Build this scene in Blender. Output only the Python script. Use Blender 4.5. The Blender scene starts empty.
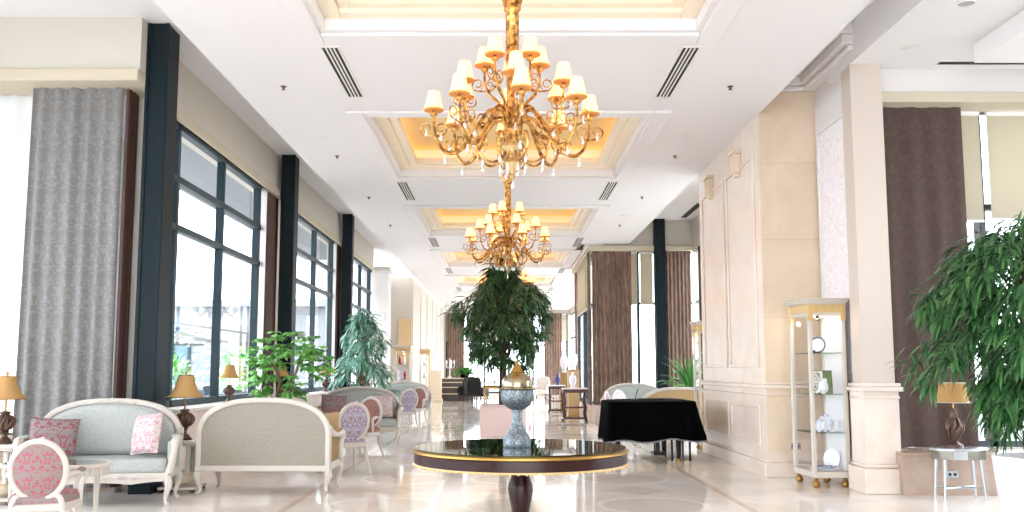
import bpy, bmesh, math, random
from math import sin, cos, pi, radians as R, sqrt
from mathutils import Vector, Matrix
random.seed(7)
SC = bpy.context.scene
COL = SC.collection

# ------------------------------------------------------------------ colours / node helpers
def lin(h):
    h = h.lstrip('#'); o = []
    for i in (0, 2, 4):
        c = int(h[i:i+2], 16)/255
        o.append(c/12.92 if c <= .04045 else ((c+.055)/1.055)**2.4)
    return (*o, 1)

class X:
    """node-socket expression"""
    def __init__(s, nt, v): s.nt, s.v = nt, v
    def op(s, o, b=None, c=None):
        n = s.nt.nodes.new('ShaderNodeMath'); n.operation = o
        for i, q in enumerate((s, b, c)):
            if q is None: continue
            if isinstance(q, X): s.nt.links.new(q.v, n.inputs[i])
            else: n.inputs[i].default_value = q
        return X(s.nt, n.outputs[0])
    def __add__(s, b): return s.op('ADD', b)
    def __sub__(s, b): return s.op('SUBTRACT', b)
    def __mul__(s, b): return s.op('MULTIPLY', b)
    def cos(s): return s.op('COSINE')
    def sin(s): return s.op('SINE')
    def abs(s): return s.op('ABSOLUTE')
    def sqrt(s): return s.op('SQRT')
    def lt(s, b): return s.op('LESS_THAN', b)
    def gt(s, b): return s.op('GREATER_THAN', b)
    def pmod(s, p):
        return (s*(1/p)).op('FRACT')*p
    def mx(s, b): return s.op('MAXIMUM', b)
    def mn(s, b): return s.op('MINIMUM', b)
    def smooth(s, a, b):
        n = s.nt.nodes.new('ShaderNodeMapRange'); n.interpolation_type = 'SMOOTHSTEP'
        s.nt.links.new(s.v, n.inputs[0]); n.inputs[1].default_value = a; n.inputs[2].default_value = b
        return X(s.nt, n.outputs[0])

class Mat:
    def __init__(s, name, col='#ffffff', rough=.5, metal=0, spec=.5, **kw):
        s.m = bpy.data.materials.new(name); s.m.use_nodes = True; s.nt = s.m.node_tree
        s.b = s.nt.nodes['Principled BSDF']
        s.set(**{'Base Color': lin(col) if isinstance(col, str) else col, 'Roughness': rough, 'Metallic': metal, 'Specular IOR Level': spec})
        s.set(**{k.replace('_', ' '): v for k, v in kw.items()})
    def set(s, **kw):
        for k, v in kw.items():
            if isinstance(v, X): s.nt.links.new(v.v, s.b.inputs[k])
            else: s.b.inputs[k].default_value = v
    def node(s, t, **kw):
        n = s.nt.nodes.new(t)
        for k, v in kw.items(): setattr(n, k, v)
        return n
    def coords(s, which='Object'):
        tc = s.node('ShaderNodeTexCoord'); sp = s.node('ShaderNodeSeparateXYZ')
        s.nt.links.new(tc.outputs[which], sp.inputs[0])
        return [X(s.nt, sp.outputs[i]) for i in range(3)]
    def noise(s, scale, detail=3, rough=.55, stretch=None, dist=0):
        tc = s.node('ShaderNodeTexCoord'); n = s.node('ShaderNodeTexNoise')
        v = tc.outputs['Object']
        if stretch:
            mp = s.node('ShaderNodeMapping'); mp.inputs['Scale'].default_value = stretch
            s.nt.links.new(v, mp.inputs[0]); v = mp.outputs[0]
        s.nt.links.new(v, n.inputs['Vector'])
        n.inputs['Scale'].default_value = scale; n.inputs['Detail'].default_value = detail
        n.inputs['Roughness'].default_value = rough; n.inputs['Distortion'].default_value = dist
        return X(s.nt, n.outputs['Fac'])
    def mix(s, f, a, b):
        n = s.node('ShaderNodeMix', data_type='RGBA')
        if isinstance(f, X): s.nt.links.new(f.v, n.inputs[0])
        else: n.inputs[0].default_value = f
        for i, q in ((6, a), (7, b)):
            if isinstance(q, X): s.nt.links.new(q.v, n.inputs[i])
            else: n.inputs[i].default_value = lin(q) if isinstance(q, str) else q
        return X(s.nt, n.outputs[2])
    def color(s, x): s.set(**{'Base Color': x}); return s
    def bump(s, h, strength=.3, dist=.01):
        n = s.node('ShaderNodeBump'); n.inputs['Strength'].default_value = strength; n.inputs['Distance'].default_value = dist
        s.nt.links.new(h.v, n.inputs['Height']); s.nt.links.new(n.outputs[0], s.b.inputs['Normal']); return s

def glass_mat(name, tint, amt=.08):
    m = bpy.data.materials.new(name); m.use_nodes = True; nt = m.node_tree
    nt.nodes.clear()
    o = nt.nodes.new('ShaderNodeOutputMaterial'); mx = nt.nodes.new('ShaderNodeMixShader')
    t = nt.nodes.new('ShaderNodeBsdfTransparent'); g = nt.nodes.new('ShaderNodeBsdfGlossy'); lw = nt.nodes.new('ShaderNodeLayerWeight')
    pw = X(nt, lw.outputs['Facing']).op('POWER', 4.0)*.3 + .02
    t.inputs[0].default_value = lin(tint); g.inputs['Roughness'].default_value = .01
    nt.links.new(pw.v, mx.inputs[0]); nt.links.new(t.outputs[0], mx.inputs[1]); nt.links.new(g.outputs[0], mx.inputs[2])
    nt.links.new(mx.outputs[0], o.inputs[0])
    return m

def translucent_mat(name, col, emit=0, ecol=None, mixf=.5):
    m = bpy.data.materials.new(name); m.use_nodes = True; nt = m.node_tree; nt.nodes.clear()
    o = nt.nodes.new('ShaderNodeOutputMaterial'); mx = nt.nodes.new('ShaderNodeMixShader')
    d = nt.nodes.new('ShaderNodeBsdfDiffuse'); t = nt.nodes.new('ShaderNodeBsdfTranslucent')
    d.inputs[0].default_value = lin(col); t.inputs[0].default_value = lin(col); mx.inputs[0].default_value = mixf
    nt.links.new(d.outputs[0], mx.inputs[1]); nt.links.new(t.outputs[0], mx.inputs[2])
    last = mx.outputs[0]
    if emit:
        e = nt.nodes.new('ShaderNodeEmission'); e.inputs[0].default_value = lin(ecol); e.inputs[1].default_value = emit
        a = nt.nodes.new('ShaderNodeAddShader'); nt.links.new(last, a.inputs[0]); nt.links.new(e.outputs[0], a.inputs[1]); last = a.outputs[0]
    nt.links.new(last, o.inputs[0])
    return m

def emit_mat(name, col, s):
    m = bpy.data.materials.new(name); m.use_nodes = True; nt = m.node_tree; nt.nodes.clear()
    o = nt.nodes.new('ShaderNodeOutputMaterial'); e = nt.nodes.new('ShaderNodeEmission')
    e.inputs[0].default_value = lin(col); e.inputs[1].default_value = s
    nt.links.new(e.outputs[0], o.inputs[0]); return m

def marble(name, a, b, rough=.25, scale=1.2, tile=None, vein=.5, spec=.5):
    m = Mat(name, a, rough, spec=spec)
    n = m.noise(scale, 6, .62, dist=1.2)
    f = n.smooth(.38, .72)*vein
    c = m.mix(f, a, b)
    if tile:
        x, y, z = m.coords()
        jx = (x + y).pmod(tile[0]).lt(.008); jz = z.pmod(tile[1]).lt(.008)
        c = m.mix(jx.mx(jz)*.35, c, '#a08c78')
    return m.color(c)

def damask(name, base, fig, sx=.15, sz=.2, rough=.8, axes=(0, 2), third=None, contrast=1.0):
    m = Mat(name, base, rough, spec=.25)
    c = m.coords(); u, v = c[axes[0]]*(2*pi/sx), c[axes[1]]*(2*pi/sz)
    n = m.noise(70, 3, .6) - .5
    px, pz = sx, sz
    cb = m.node('ShaderNodeCombineXYZ'); no = m.node('ShaderNodeTexNoise')
    mu = (c[axes[0]].pmod(px) - px/2).abs(); mv = c[axes[1]].pmod(pz)
    m.nt.links.new(mu.v, cb.inputs[0]); m.nt.links.new(mv.v, cb.inputs[1]); m.nt.links.new(cb.outputs[0], no.inputs['Vector'])
    no.inputs['Scale'].default_value = 5.5/px; no.inputs['Detail'].default_value = 1.5; no.inputs['Distortion'].default_value = 1.6
    sc = X(m.nt, no.outputs['Fac'])
    stem = (u*.5 + v.cos()*.8).cos().abs().smooth(.2, .08)
    f = (sc + n*.12).smooth(.5, .56).mx(stem*.6) * contrast
    col = m.mix(f, base, fig)
    if third: col = m.mix((n + .0).smooth(.1, .2), col, third)
    return m.color(col)

# ------------------------------------------------------------------ mesh builder
class MB:
    def __init__(s): s.V, s.F = [], []
    def add(s, V, F):
        k = len(s.V); s.V += [tuple(v) for v in V]; s.F += [tuple(i+k for i in f) for f in F]; return s
    def box(s, x0, y0, z0, x1, y1, z1):
        V = [(x, y, z) for z in (z0, z1) for y in (y0, y1) for x in (x0, x1)]
        return s.add(V, [(0, 2, 3, 1), (4, 5, 7, 6), (0, 1, 5, 4), (2, 6, 7, 3), (0, 4, 6, 2), (1, 3, 7, 5)])
    def cbox(s, c, d):
        return s.box(c[0]-d[0]/2, c[1]-d[1]/2, c[2]-d[2]/2, c[0]+d[0]/2, c[1]+d[1]/2, c[2]+d[2]/2)
    def lathe(s, prof, c=(0, 0, 0), n=24, sx=1, sy=1, lobes=0, la=0):
        V, F = [], []
        for r, z in prof:
            for i in range(n):
                a = 2*pi*i/n; q = r*(1+la*cos(lobes*a)) if lobes else r
                V.append((c[0]+q*cos(a)*sx, c[1]+q*sin(a)*sy, c[2]+z))
        for j in range(len(prof)-1):
            for i in range(n):
                i2 = (i+1) % n; F.append((j*n+i, j*n+i2, (j+1)*n+i2, (j+1)*n+i))
        if prof[0][0] > 1e-4: F.append(tuple(range(n-1, -1, -1)))
        if prof[-1][0] > 1e-4: F.append(tuple((len(prof)-1)*n+i for i in range(n)))
        return s.add(V, F)
    def tube(s, P, r, n=8, closed=False, flat=(1, 1), up=(0, 0, 1)):
        P = [Vector(p) for p in P]; N = len(P)
        rr = r if isinstance(r, (list, tuple)) else [r]*N
        V, F = [], []; prev = None
        for i, p in enumerate(P):
            if closed: t = P[(i+1) % N]-P[i-1]
            else: t = P[min(i+1, N-1)]-P[max(i-1, 0)]
            t.normalize()
            if prev is None:
                u = Vector(up); a = t.cross(u)
                if a.length < 1e-3: a = t.cross(Vector((1, 0, 0)))
            else: a = prev - t*prev.dot(t)
            a.normalize(); prev = a; b = a.cross(t)
            for k in range(n):
                w = 2*pi*k/n
                V.append(p + a*(cos(w)*rr[i]*flat[0]) + b*(sin(w)*rr[i]*flat[1]))
        M = N if closed else N-1
        for i in range(M):
            i2 = (i+1) % N
            for k in range(n):
                k2 = (k+1) % n; F.append((i*n+k, i*n+k2, i2*n+k2, i2*n+k))
        if not closed: F += [tuple(range(n-1, -1, -1)), tuple((N-1)*n+k for k in range(n))]
        return s.add(V, F)
    def extr(s, poly, off):
        n = len(poly); o = Vector(off); P = [Vector(p) for p in poly]
        return s.add(P + [p+o for p in P], [tuple(range(n-1, -1, -1)), tuple(range(n, 2*n))] + [(i, (i+1) % n, n+(i+1) % n, n+i) for i in range(n)])
    def band(s, A, B, off, closed=False):
        """solid between polyline A and polyline B, thickened by off"""
        n = len(A); o = Vector(off)
        V = [Vector(p) for p in A] + [Vector(p) for p in B]; V += [v+o for v in V]
        F = []
        for i in range(n if closed else n-1):
            j = (i+1) % n
            F += [(i, j, n+j, n+i), (2*n+i, 3*n+i, 3*n+j, 2*n+j), (i, 2*n+i, 2*n+j, j), (n+i, n+j, 3*n+j, 3*n+i)]
        if not closed: F += [(0, n, 3*n, 2*n), (n-1, 3*n-1, 4*n-1, 2*n-1)]
        return s.add(V, F)
    def grid(s, f, nu, nv, wu=False):
        V = [f(i/(nu if wu else nu-1), j/(nv-1)) for j in range(nv) for i in range(nu)]
        F = []
        for j in range(nv-1):
            for i in range(nu if wu else nu-1):
                i2 = (i+1) % nu; F.append((j*nu+i, j*nu+i2, (j+1)*nu+i2, (j+1)*nu+i))
        return s.add(V, F)
    def ell(s, c, rx, ry, rz, n=16, m=10):
        return s.lathe([(max(1e-5, sin(pi*j/m)), -cos(pi*j/m)*rz) for j in range(m+1)], c, n, rx, ry)
    def rot(s, k, M):
        for i in range(k, len(s.V)): s.V[i] = tuple(M @ Vector(s.V[i]))
        return s

def obj(name, mb, mat, parent=None, loc=None, rot=None, smooth=35, bevel=0, seg=2, recalc=True, kind=None, sub=0):
    me = bpy.data.meshes.new(name); me.from_pydata(mb.V, [], mb.F); me.update()
    if recalc and len(mb.F) < 30000:
        bm = bmesh.new(); bm.from_mesh(me); bmesh.ops.recalc_face_normals(bm, faces=bm.faces); bm.to_mesh(me); bm.free()
    if smooth:
        me.polygons.foreach_set('use_smooth', [True]*len(me.polygons)); me.set_sharp_from_angle(angle=R(smooth))
    mats = mat if isinstance(mat, (list, tuple)) else [mat]
    for q in mats: me.materials.append(q.m if isinstance(q, Mat) else q)
    o = bpy.data.objects.new(name, me); COL.objects.link(o)
    if parent: o.parent = parent
    if loc: o.location = loc
    if rot: o.rotation_euler = rot
    if bevel:
        b = o.modifiers.new('bevel', 'BEVEL'); b.width = bevel; b.segments = seg; b.limit_method = 'ANGLE'; b.angle_limit = R(40)
    if kind: o['kind'] = kind
    return o

def tag(o, label, cat, group=None):
    o['label'] = label; o['category'] = cat
    if group: o['group'] = group
    return o

def thing(name, label, cat, loc=(0, 0, 0), rz=0, group=None):
    o = bpy.data.objects.new(name, None); COL.objects.link(o); o.empty_display_size = .1
    o.location = loc; o.rotation_euler = (0, 0, rz)
    return tag(o, label, cat, group)

def dup(root, loc, rz, label, group=None, scale=None):
    r = root.copy(); COL.objects.link(r); r.location = loc; r.rotation_euler = (0, 0, rz); r['label'] = label
    if group: r['group'] = group
    if scale: r.scale = scale
    for ch in list(root.children):
        c = ch.copy(); COL.objects.link(c); c.parent = r
        for g in ch.children:
            d = g.copy(); COL.objects.link(d); d.parent = c
    return r

def struct(name, mb, mat, parent=None, bevel=0, smooth=35):
    return obj(name, mb, mat, parent, bevel=bevel, smooth=smooth, kind=None if parent else 'structure')
def B(*a): return MB().box(*a)
def boxes(*bs):
    m = MB()
    for b in bs: m.box(*b)
    return m

def spline(P, n=6):
    P = [Vector(p) for p in P]; out = []
    Q = [P[0]*2-P[1]] + P + [P[-1]*2-P[-2]]
    for i in range(1, len(Q)-2):
        a, b, c, d = Q[i-1:i+3]
        for k in range(n):
            t = k/n
            out.append(.5*((2*b) + (c-a)*t + (2*a-5*b+4*c-d)*t*t + (3*b-a-3*c+d)*t**3))
    out.append(P[-1]); return out
def lerpl(L, n):
    out = []
    for i in range(n):
        t = i/(n-1)*(len(L)-1); k = min(int(t), len(L)-2); out.append(L[k]+(L[k+1]-L[k])*(t-k))
    return out

# ------------------------------------------------------------------ materials
M = {}
M['ceil'] = Mat('ceiling_paint', '#e9e5e4', .85, spec=.2)
M['coffer'] = Mat('coffer_cream', '#f4e6cf', .8, spec=.2)
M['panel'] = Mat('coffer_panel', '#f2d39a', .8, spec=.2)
M['wall'] = Mat('cream_wall', '#cfc7bb', .8, spec=.2)
M['mould'] = Mat('beige_moulding', '#c9bda6', .7, spec=.3)
M['white'] = Mat('white_wall', '#e2dcd8', .7, spec=.3)
M['marble'] = marble('wall_marble', '#e6d8cd', '#d8c0ad', .22, 1.1, None, .55)
M['marble_beige'] = marble('beige_marble', '#decab2', '#ccb094', .3, 1.3, (50, .98), .5)
M['plinth'] = marble('plinth_marble', '#b09a89', '#94796a', .2, 2.5, None, .7)
M['pinkplinth'] = marble('pink_marble', '#dcc4b5', '#c7a998', .2, 1.8, None, .6)
wp = Mat('wallpaper', '#efe9ea', .75, spec=.25)
_n = wp.noise(38, 2, .5, dist=2.0).smooth(.47, .55)
wp.color(wp.mix(_n, '#f4eff0', '#ddd3d3')); M['wallpaper'] = wp
M['teal'] = Mat('dark_teal_metal', '#0b1b20', .5, spec=.2)
M['frame'] = Mat('window_frame_paint', '#273a42', .45, spec=.4)
M['dframe'] = Mat('dark_frame', '#2a2f33', .4)
br = Mat('brown_curtain_fabric', '#5a463e', .85, spec=.2)
_n = br.noise(30, 2, .5, (1, 1, .12)); br.color(br.mix(_n.smooth(.35, .65), '#6b564b', '#8b7263')); M['brown'] = br
M['dbrown'] = damask('dark_brown_damask', '#4d3d37', '#57463f', .3, .55, .8, contrast=.7)
M['bronze_panel'] = Mat('brown_panel', '#4a2d25', .5)
gc = damask('grey_damask', '#7c7875', '#8d8c8e', .24, .46, .6, contrast=.7); M['greycurtain'] = gc
M['sheer'] = translucent_mat('sheer_fabric', '#f7f6f4', mixf=.6)
M['blind'] = translucent_mat('blind_fabric', '#cbc1ac', mixf=.4)
M['glass'] = glass_mat('clear_glass', '#fbfdff')
M['cabglass'] = glass_mat('cabinet_glass', '#ffffff')
M['sofawhite'] = Mat('cream_lacquer', '#c8bfb5', .35)
sg = Mat('sofa_back_linen', '#b5ae9f', .85, spec=.2)
_n = sg.noise(160, 2, .6, (1, 1, .35)); sg.color(sg.mix(_n.smooth(.3, .7), '#8b8478', '#a59d92')); M['linen'] = sg
ss = Mat('sofa_seat_silk', '#c3c4ba', .7, spec=.3)
_n = ss.noise(120, 2, .6, (.3, 1, 1)); ss.color(ss.mix(_n.smooth(.3, .7), '#9fa29e', '#b3b6b2')); M['silk'] = ss
M['tan'] = Mat('tan_linen', '#a1875f', .8, spec=.2)
M['tanback'] = Mat('tan_upholstery', '#b2966f', .8, spec=.2)
M['dam_pink'] = damask('pink_damask', '#8a827c', '#b04760', .15, .2, contrast=.85)
M['dam_brown'] = damask('brown_pink_damask', '#8f7064', '#a05a56', .14, .19, third='#b09a8c')
M['dam_white'] = damask('white_red_damask', '#adafbc', '#8f4456', .13, .18, contrast=.85)
M['dam_pale'] = damask('pale_pink_damask', '#c4b8b5', '#bd7f8b', .18, .25, contrast=.8)
M['dam_red'] = damask('red_grey_damask', '#857d7a', '#8f3a4c', .2, .26, contrast=.85)
M['gold'] = Mat('gold_leaf', '#a67f42', .4, .85)
gm = Mat('antique_gold', '#b98a48', .34, .85); gm.color(gm.mix(gm.noise(24, 3, .6).smooth(.4, .62), '#dba961', '#7d4f20')); M['goldchand'] = gm
M['gilt'] = Mat('gilt_paint', '#d6b680', .45, .3)
ma = Mat('mahogany', '#321311', .3, spec=.3); ma.color(ma.mix(ma.noise(9, 4, .6, (1, 1, .2)), '#200a0a', '#35140f')); M['mahog'] = ma
M['darkwood'] = Mat('dark_red_wood', '#4a2018', .25)
M['blackglass'] = Mat('black_mirror', '#59625a', .02, 1.0)
sv = Mat('engraved_silver', '#8f979b', .4, .55)
_n = sv.noise(75, 3, .6, dist=1.5); sv.color(sv.mix(_n.smooth(.42, .58), '#454f56', '#8f989c')); sv.bump(_n, .5, .003); M['silver'] = sv
M['polsilver'] = Mat('polished_silver', '#a3957a', .2, 1.0)
M['chrome'] = Mat('silver_paint', '#b9bcbe', .25, .6)
M['mirror'] = Mat('mirror_glass', '#b5b9b6', .05, 1.0)
M['bronze'] = Mat('bronze_carved', '#5c4236', .35, .35)
M['shade'] = translucent_mat('tan_lampshade', '#d3ab72', mixf=.35)
M['litshade'] = translucent_mat('lit_lampshade', '#f6e2bc', .62, '#ffc686', .5)
M['bulb'] = emit_mat('bulb_glow', '#fff3d8', 2.5)
M['cove'] = emit_mat('cove_glow', '#ffd49a', 3.6)
M['crystal'] = Mat('crystal', '#ffffff', .03, spec=1.0, Transmission_Weight=.6, IOR=1.5)
M['hub'] = Mat('amber_crystal', '#c9ac78', .08, .5, spec=1.0)
M['black'] = Mat('black_lacquer', '#050506', .3, spec=.3)
M['cloth'] = Mat('black_cloth', '#030304', .9, spec=.05)
M['fringe'] = Mat('silver_fringe', '#6d6d70', .5, .3)
M['brass'] = Mat('brass', '#a67d3c', .3, 1.0)
M['pot'] = Mat('white_planter', '#efe6e8', .4)
M['pinkpot'] = Mat('pink_planter', '#e6cbc4', .45)
M['soil'] = Mat('soil', '#2f2319', .95)
M['bark'] = Mat('bark', '#7a6248', .85); M['dbark'] = Mat('dark_bark', '#4a3c30', .85)
def leafmat(name, a, b, tr=.25):
    m = Mat(name, a, .38, spec=.45); g = m.node('ShaderNodeNewGeometry')
    m.color(m.mix(X(m.nt, g.outputs['Random Per Island']), a, b)); return m
M['leaf_dark'] = leafmat('dark_leaf', '#1f3f27', '#4f6f42')
M['leaf_tree'] = leafmat('tree_leaf', '#1c4729', '#4f8045')
M['leaf_blue'] = leafmat('bluish_leaf', '#2f6f55', '#9cc4ae')
M['leaf_bright'] = leafmat('bright_leaf', '#3c8f40', '#9ace6c')
M['leaf_spiky'] = leafmat('spiky_leaf', '#2c6b2f', '#6ba84e')
M['vent'] = Mat('vent_dark', '#1b1b1b', .7); M['ventw'] = Mat('vent_white', '#e6e1dd', .6)
M['porc'] = Mat('white_porcelain', '#ecebf0', .12)
M['porcblue'] = damask('blue_white_porcelain', '#e8eaf0', '#6d7fa0', .05, .05, .15)
M['blue'] = Mat('blue_glaze', '#2f3b78', .15); M['red'] = Mat('red_glass', '#b01838', .15)
M['stone'] = Mat('beige_stone', '#dccab0', .4)
M['cabwhite'] = Mat('cabinet_cream', '#cdc4b8', .35)
M['cabwood'] = Mat('cabinet_honey', '#dcc08e', .35)
M['ext'] = Mat('exterior_render', '#84888c', .9); M['extglass'] = Mat('exterior_glass', '#56707f', .2); M['exttan'] = Mat('exterior_tan', '#92795c', .9)
M['parasol'] = translucent_mat('parasol_canvas', '#8a8884', mixf=.4)
M['pave'] = Mat('terrace_paving', '#8a8a88', .9)
M['rattan'] = Mat('dark_rattan', '#4a5560', .7)

# floor: cream marble with ring inlays and bands
fl = Mat('floor_marble', '#e6d3c0', .06, spec=1.0)
x, y, z = fl.coords()
n1 = fl.noise(.9, 5, .6, dist=.8)
c = fl.mix(n1.smooth(.35, .7), '#faf3ed', '#efe3d8')
jx = x.pmod(.66).lt(.006); jy = y.pmod(.66).lt(.008)
c = fl.mix(jx.mx(jy)*.3, c, '#b9a48f')
lx = (x+(.66-.14)).pmod(1.32)-.66; ly = (y+(1.32-.5)).pmod(2.17)-1.085
d = (lx*lx+ly*ly).sqrt()
ring = (d-.52).abs().lt(.034)
inner = d.lt(.5)
hall = (x-.14).abs().lt(1.98)
band = (ly.abs()-1.0).abs().lt(.05)
dia = (lx.abs()+(ly.abs()-1.085).abs())-.36
edge = ((x-.14).abs()-2.2).abs().lt(.04)
c = fl.mix(inner*hall*.35, c, '#e8d6c4')
c = fl.mix(dia.lt(0)*hall*.45, c, '#d3bca6')
c = fl.mix(ring*hall, c, '#fffcf8')
c = fl.mix(edge*.45, c, '#c6a587')
c = fl.mix(band*hall*.5, c, '#f4ebe1')
fl.color(c)
M['floor'] = fl

# ------------------------------------------------------------------ world, camera
w = bpy.data.worlds.new('sky'); SC.world = w; w.use_nodes = True
w.node_tree.nodes['Background'].inputs[0].default_value = (.86, .93, 1.0, 1)
w.node_tree.nodes['Background'].inputs[1].default_value = 4.2
SC.view_settings.view_transform = 'Standard'; SC.view_settings.look = 'None'; SC.view_settings.exposure = 1.0; SC.view_settings.gamma = 1
SC.view_settings.use_curve_mapping = False
cam = bpy.data.cameras.new('camera'); co = bpy.data.objects.new('camera', cam); COL.objects.link(co)
co.location = (0, 0, 1.3); co.rotation_euler = (R(96), 0, 0)
cam.sensor_width = 36; cam.lens = 900*36/1024; cam.shift_x = 9/1024; cam.shift_y = 20.4/1024
cam.clip_end = 300
SC.camera = co

# ------------------------------------------------------------------ shell
ZC = 4.55; ZB = 5.17
struct('floor', B(-8, -3, -.2, 8.2, 50, 0), M['floor'])
# main dropped ceiling with square coffer holes
XC = .07; HH = 1.78; CY = [6.55+6.5*k for k in range(-1, 7)]
m = MB()
xr = lambda y0, y1: 3.25
m.box(-3.09, -3, ZC, XC-HH, 48.3, 5.25)
m.box(XC+HH, -3, ZC, 1.96, 48.3, 5.25)
m.box(1.96, -3, ZC, 3.25, 23.0, 5.25)
m.box(1.96, 28.6, ZC, 3.6, 48.3, 5.25)
ys = [-3] + [v for q in CY for v in (q-HH, q+HH)] + [48.3]
for i in range(0, len(ys), 2): m.box(XC-HH, ys[i], ZC, XC+HH, ys[i+1], 5.25)
ceil = struct('ceiling', m, M['ceil'])
for q in CY:
    # applied frame band around the opening
    a, b, t = HH+.27, HH+.05, .035
    mm = boxes((XC-a, q-a, ZC-t, XC-b, q+a, ZC), (XC+b, q-a, ZC-t, XC+a, q+a, ZC), (XC-b, q-a, ZC-t, XC+b, q-b, ZC), (XC-b, q+b, ZC-t, XC+b, q+a, ZC))
    obj('coffer_band', mm, M['ceil'], ceil, bevel=.012)
    def ringb(a, b, z0, z1): return boxes((XC-a, q-a, z0, XC-b, q+a, z1), (XC+b, q-a, z0, XC+a, q+a, z1), (XC-b, q-a, z0, XC+b, q-b, z1), (XC-b, q+b, z0, XC+b, q+a, z1))
    mm = ringb(HH, 1.62, 4.66, 4.72); k = ringb(1.62, 1.5, 4.70, 4.80); mm.add(k.V, k.F)
    obj('coffer_ledge', mm, M['coffer'], ceil, bevel=.01)
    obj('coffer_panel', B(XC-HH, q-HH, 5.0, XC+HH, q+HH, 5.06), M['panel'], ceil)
    obj('cove_strip', ringb(1.66, 1.63, 4.73, 4.76), M['cove'], ceil)
# side ceilings
struct('ceiling', boxes((-8, -3, ZB, -3.09, 10.4, 5.3), (-4.5, 10.4, ZB, -3.09, 31.7, 5.3)), M['ceil'])
struct('canopy', boxes((-6.2, 10.6, 4.75, -4.4, 28, 4.95)), M['ext'])
struct('ceiling', B(3.25, -3, ZB, 3.9, 11.3, 5.3), M['ceil'])
rb = MB(); rb.box(3.9, -3, 4.73, 8.2, 10.5, 5.3)
rbay = struct('ceiling', rb, M['ceil'])
obj('dropped_soffit', B(4.97, -3, 4.53, 6.6, 9.2, 4.75), M['ceil'], rbay)
struct('ceiling', B(3.25, 14.7, ZB, 4.95, 23, 5.3), M['ceil'])
struct('ceiling', B(1.96, 22.9, 4.98, 2.5, 28.7, 5.25), M['ceil'])

# ---- windows
def window_par(n, X, y0, y1, zs, verts, z0, z1, mat, side=-1, t=.085, dp=.11):
    """window in a plane of constant X"""
    m = MB(); a, b = (X-dp, X) if side < 0 else (X, X+dp)
    for v in verts: m.box(a, v-t/2, z0, b, v+t/2, z1)
    for q in [z0+t/2] + list(zs) + [z1-t/2]: m.box(a, y0, q-t/2, b, y1, q+t/2)
    o = struct('window_%d' % n, m, mat, bevel=.008)
    obj('glass', B((a+b)/2-.004, y0, z0, (a+b)/2+.004, y1, z1), M['glass'], o, smooth=0)
    return o
def window_perp(n, Y, x0, x1, zs, verts, z0, z1, mat, t=.09, dp=.16):
    m = MB()
    for v in verts: m.box(v-t/2, Y, z0, v+t/2, Y+dp, z1)
    for q in [z0+t/2] + list(zs) + [z1-t/2]: m.box(x0, Y, q-t/2, x1, Y+dp, q+t/2)
    o = struct('window_%d' % n, m, mat, bevel=.008)
    obj('glass', B(x0, Y+dp/2-.004, z0, x1, Y+dp/2+.004, z1), M['glass'], o, smooth=0)
    return o
ZH = 4.42; TR = (3.70, 3.09)
XL = -4.05
for k in range(3):
    y0 = 10.62+6.5*k; y1 = y0+4.55 if k < 2 else 27.8
    window_par(k+1, XL-.02, y0, y1, TR, (y0+.5, (y0+y1)/2+.06, y1-.28), .86, ZH, M['frame'])
# left wall: below sills, above heads, jambs
struct('wall_left', boxes((-4.4, 10.15, ZH+.0, -4.05, 28, ZB)), M['wall'])
struct('trim_1', boxes((-4.05, 10.5, ZH-.03, -4.0, 28, ZH+.1)), M['mould'], bevel=.015)
struct('wall_left', boxes((-4.4, 10.15, 0, -4.0, 28, .82)), M['marble'])
struct('trim_2', boxes((-4.25, 10.55, .82, -3.68, 15.5, .86), (-4.25, 16.4, .82, -3.68, 21.75, .86), (-4.25, 22.6, .82, -3.68, 28, .86)), M['white'], bevel=.01)
struct('wall_left', boxes((-4.0, 10.55, 0, -3.72, 15.45, .82), (-4.0, 16.45, 0, -3.72, 21.7, .82), (-4.0, 22.65, 0, -3.72, 28, .82)), M['marble'])
struct('wall_left', boxes((-4.3, 10.15, .86, -4.06, 10.5, ZH), (-4.3, 15.25, .86, -4.17, 17.05, ZH), (-4.3, 21.75, .86, -4.17, 23.6, ZH)), M['wall'])
# columns
for k in range(3):
    y = 9.72+6.15*k; m = boxes((-3.96, y, 0, -3.74, y+.36, ZB))
    m.box(-3.975, y-.012, 0, -3.93, y+.01, ZB); m.box(-3.77, y-.012, 0, -3.725, y+.01, ZB)
    o = struct('column_%d' % (k+1), m, M['teal'], bevel=.008)
# left bay perpendicular window wall
window_perp(4, 10.2, -8, -4.25, (3.86, 3.22), (-7.2, -5.75, -4.4), .6, 4.5, M['frame'])
struct('wall_left', boxes((-8, 9.55, 4.58, -3.97, 10.3, ZB)), M['wall'])
struct('trim_3', boxes((-8, 9.50, 4.44, -3.97, 10.28, 4.58)), M['mould'], bevel=.012)
struct('wall_left', B(-8, 9.98, 0, -4.22, 10.4, .6), M['plinth'])
window_par(5, -7.0, -3, 9.5, TR, (-2.8, -1, 1, 3, 5, 7, 9), .3, ZH, M['frame'])
struct('light_block_wall', boxes((-8, -3.2, 0, -3.3, -3, ZB), (3.4, -3.2, 0, 8.2, -3, ZB)), M['wall'])  # unseen walls added behind the camera to keep light off the side bays
struct('wall_left', boxes((-7.3, -3, ZH, -7.0, 9.6, ZB), (-7.3, -3, 0, -7.0, 9.6, .3)), M['wall'])

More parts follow.
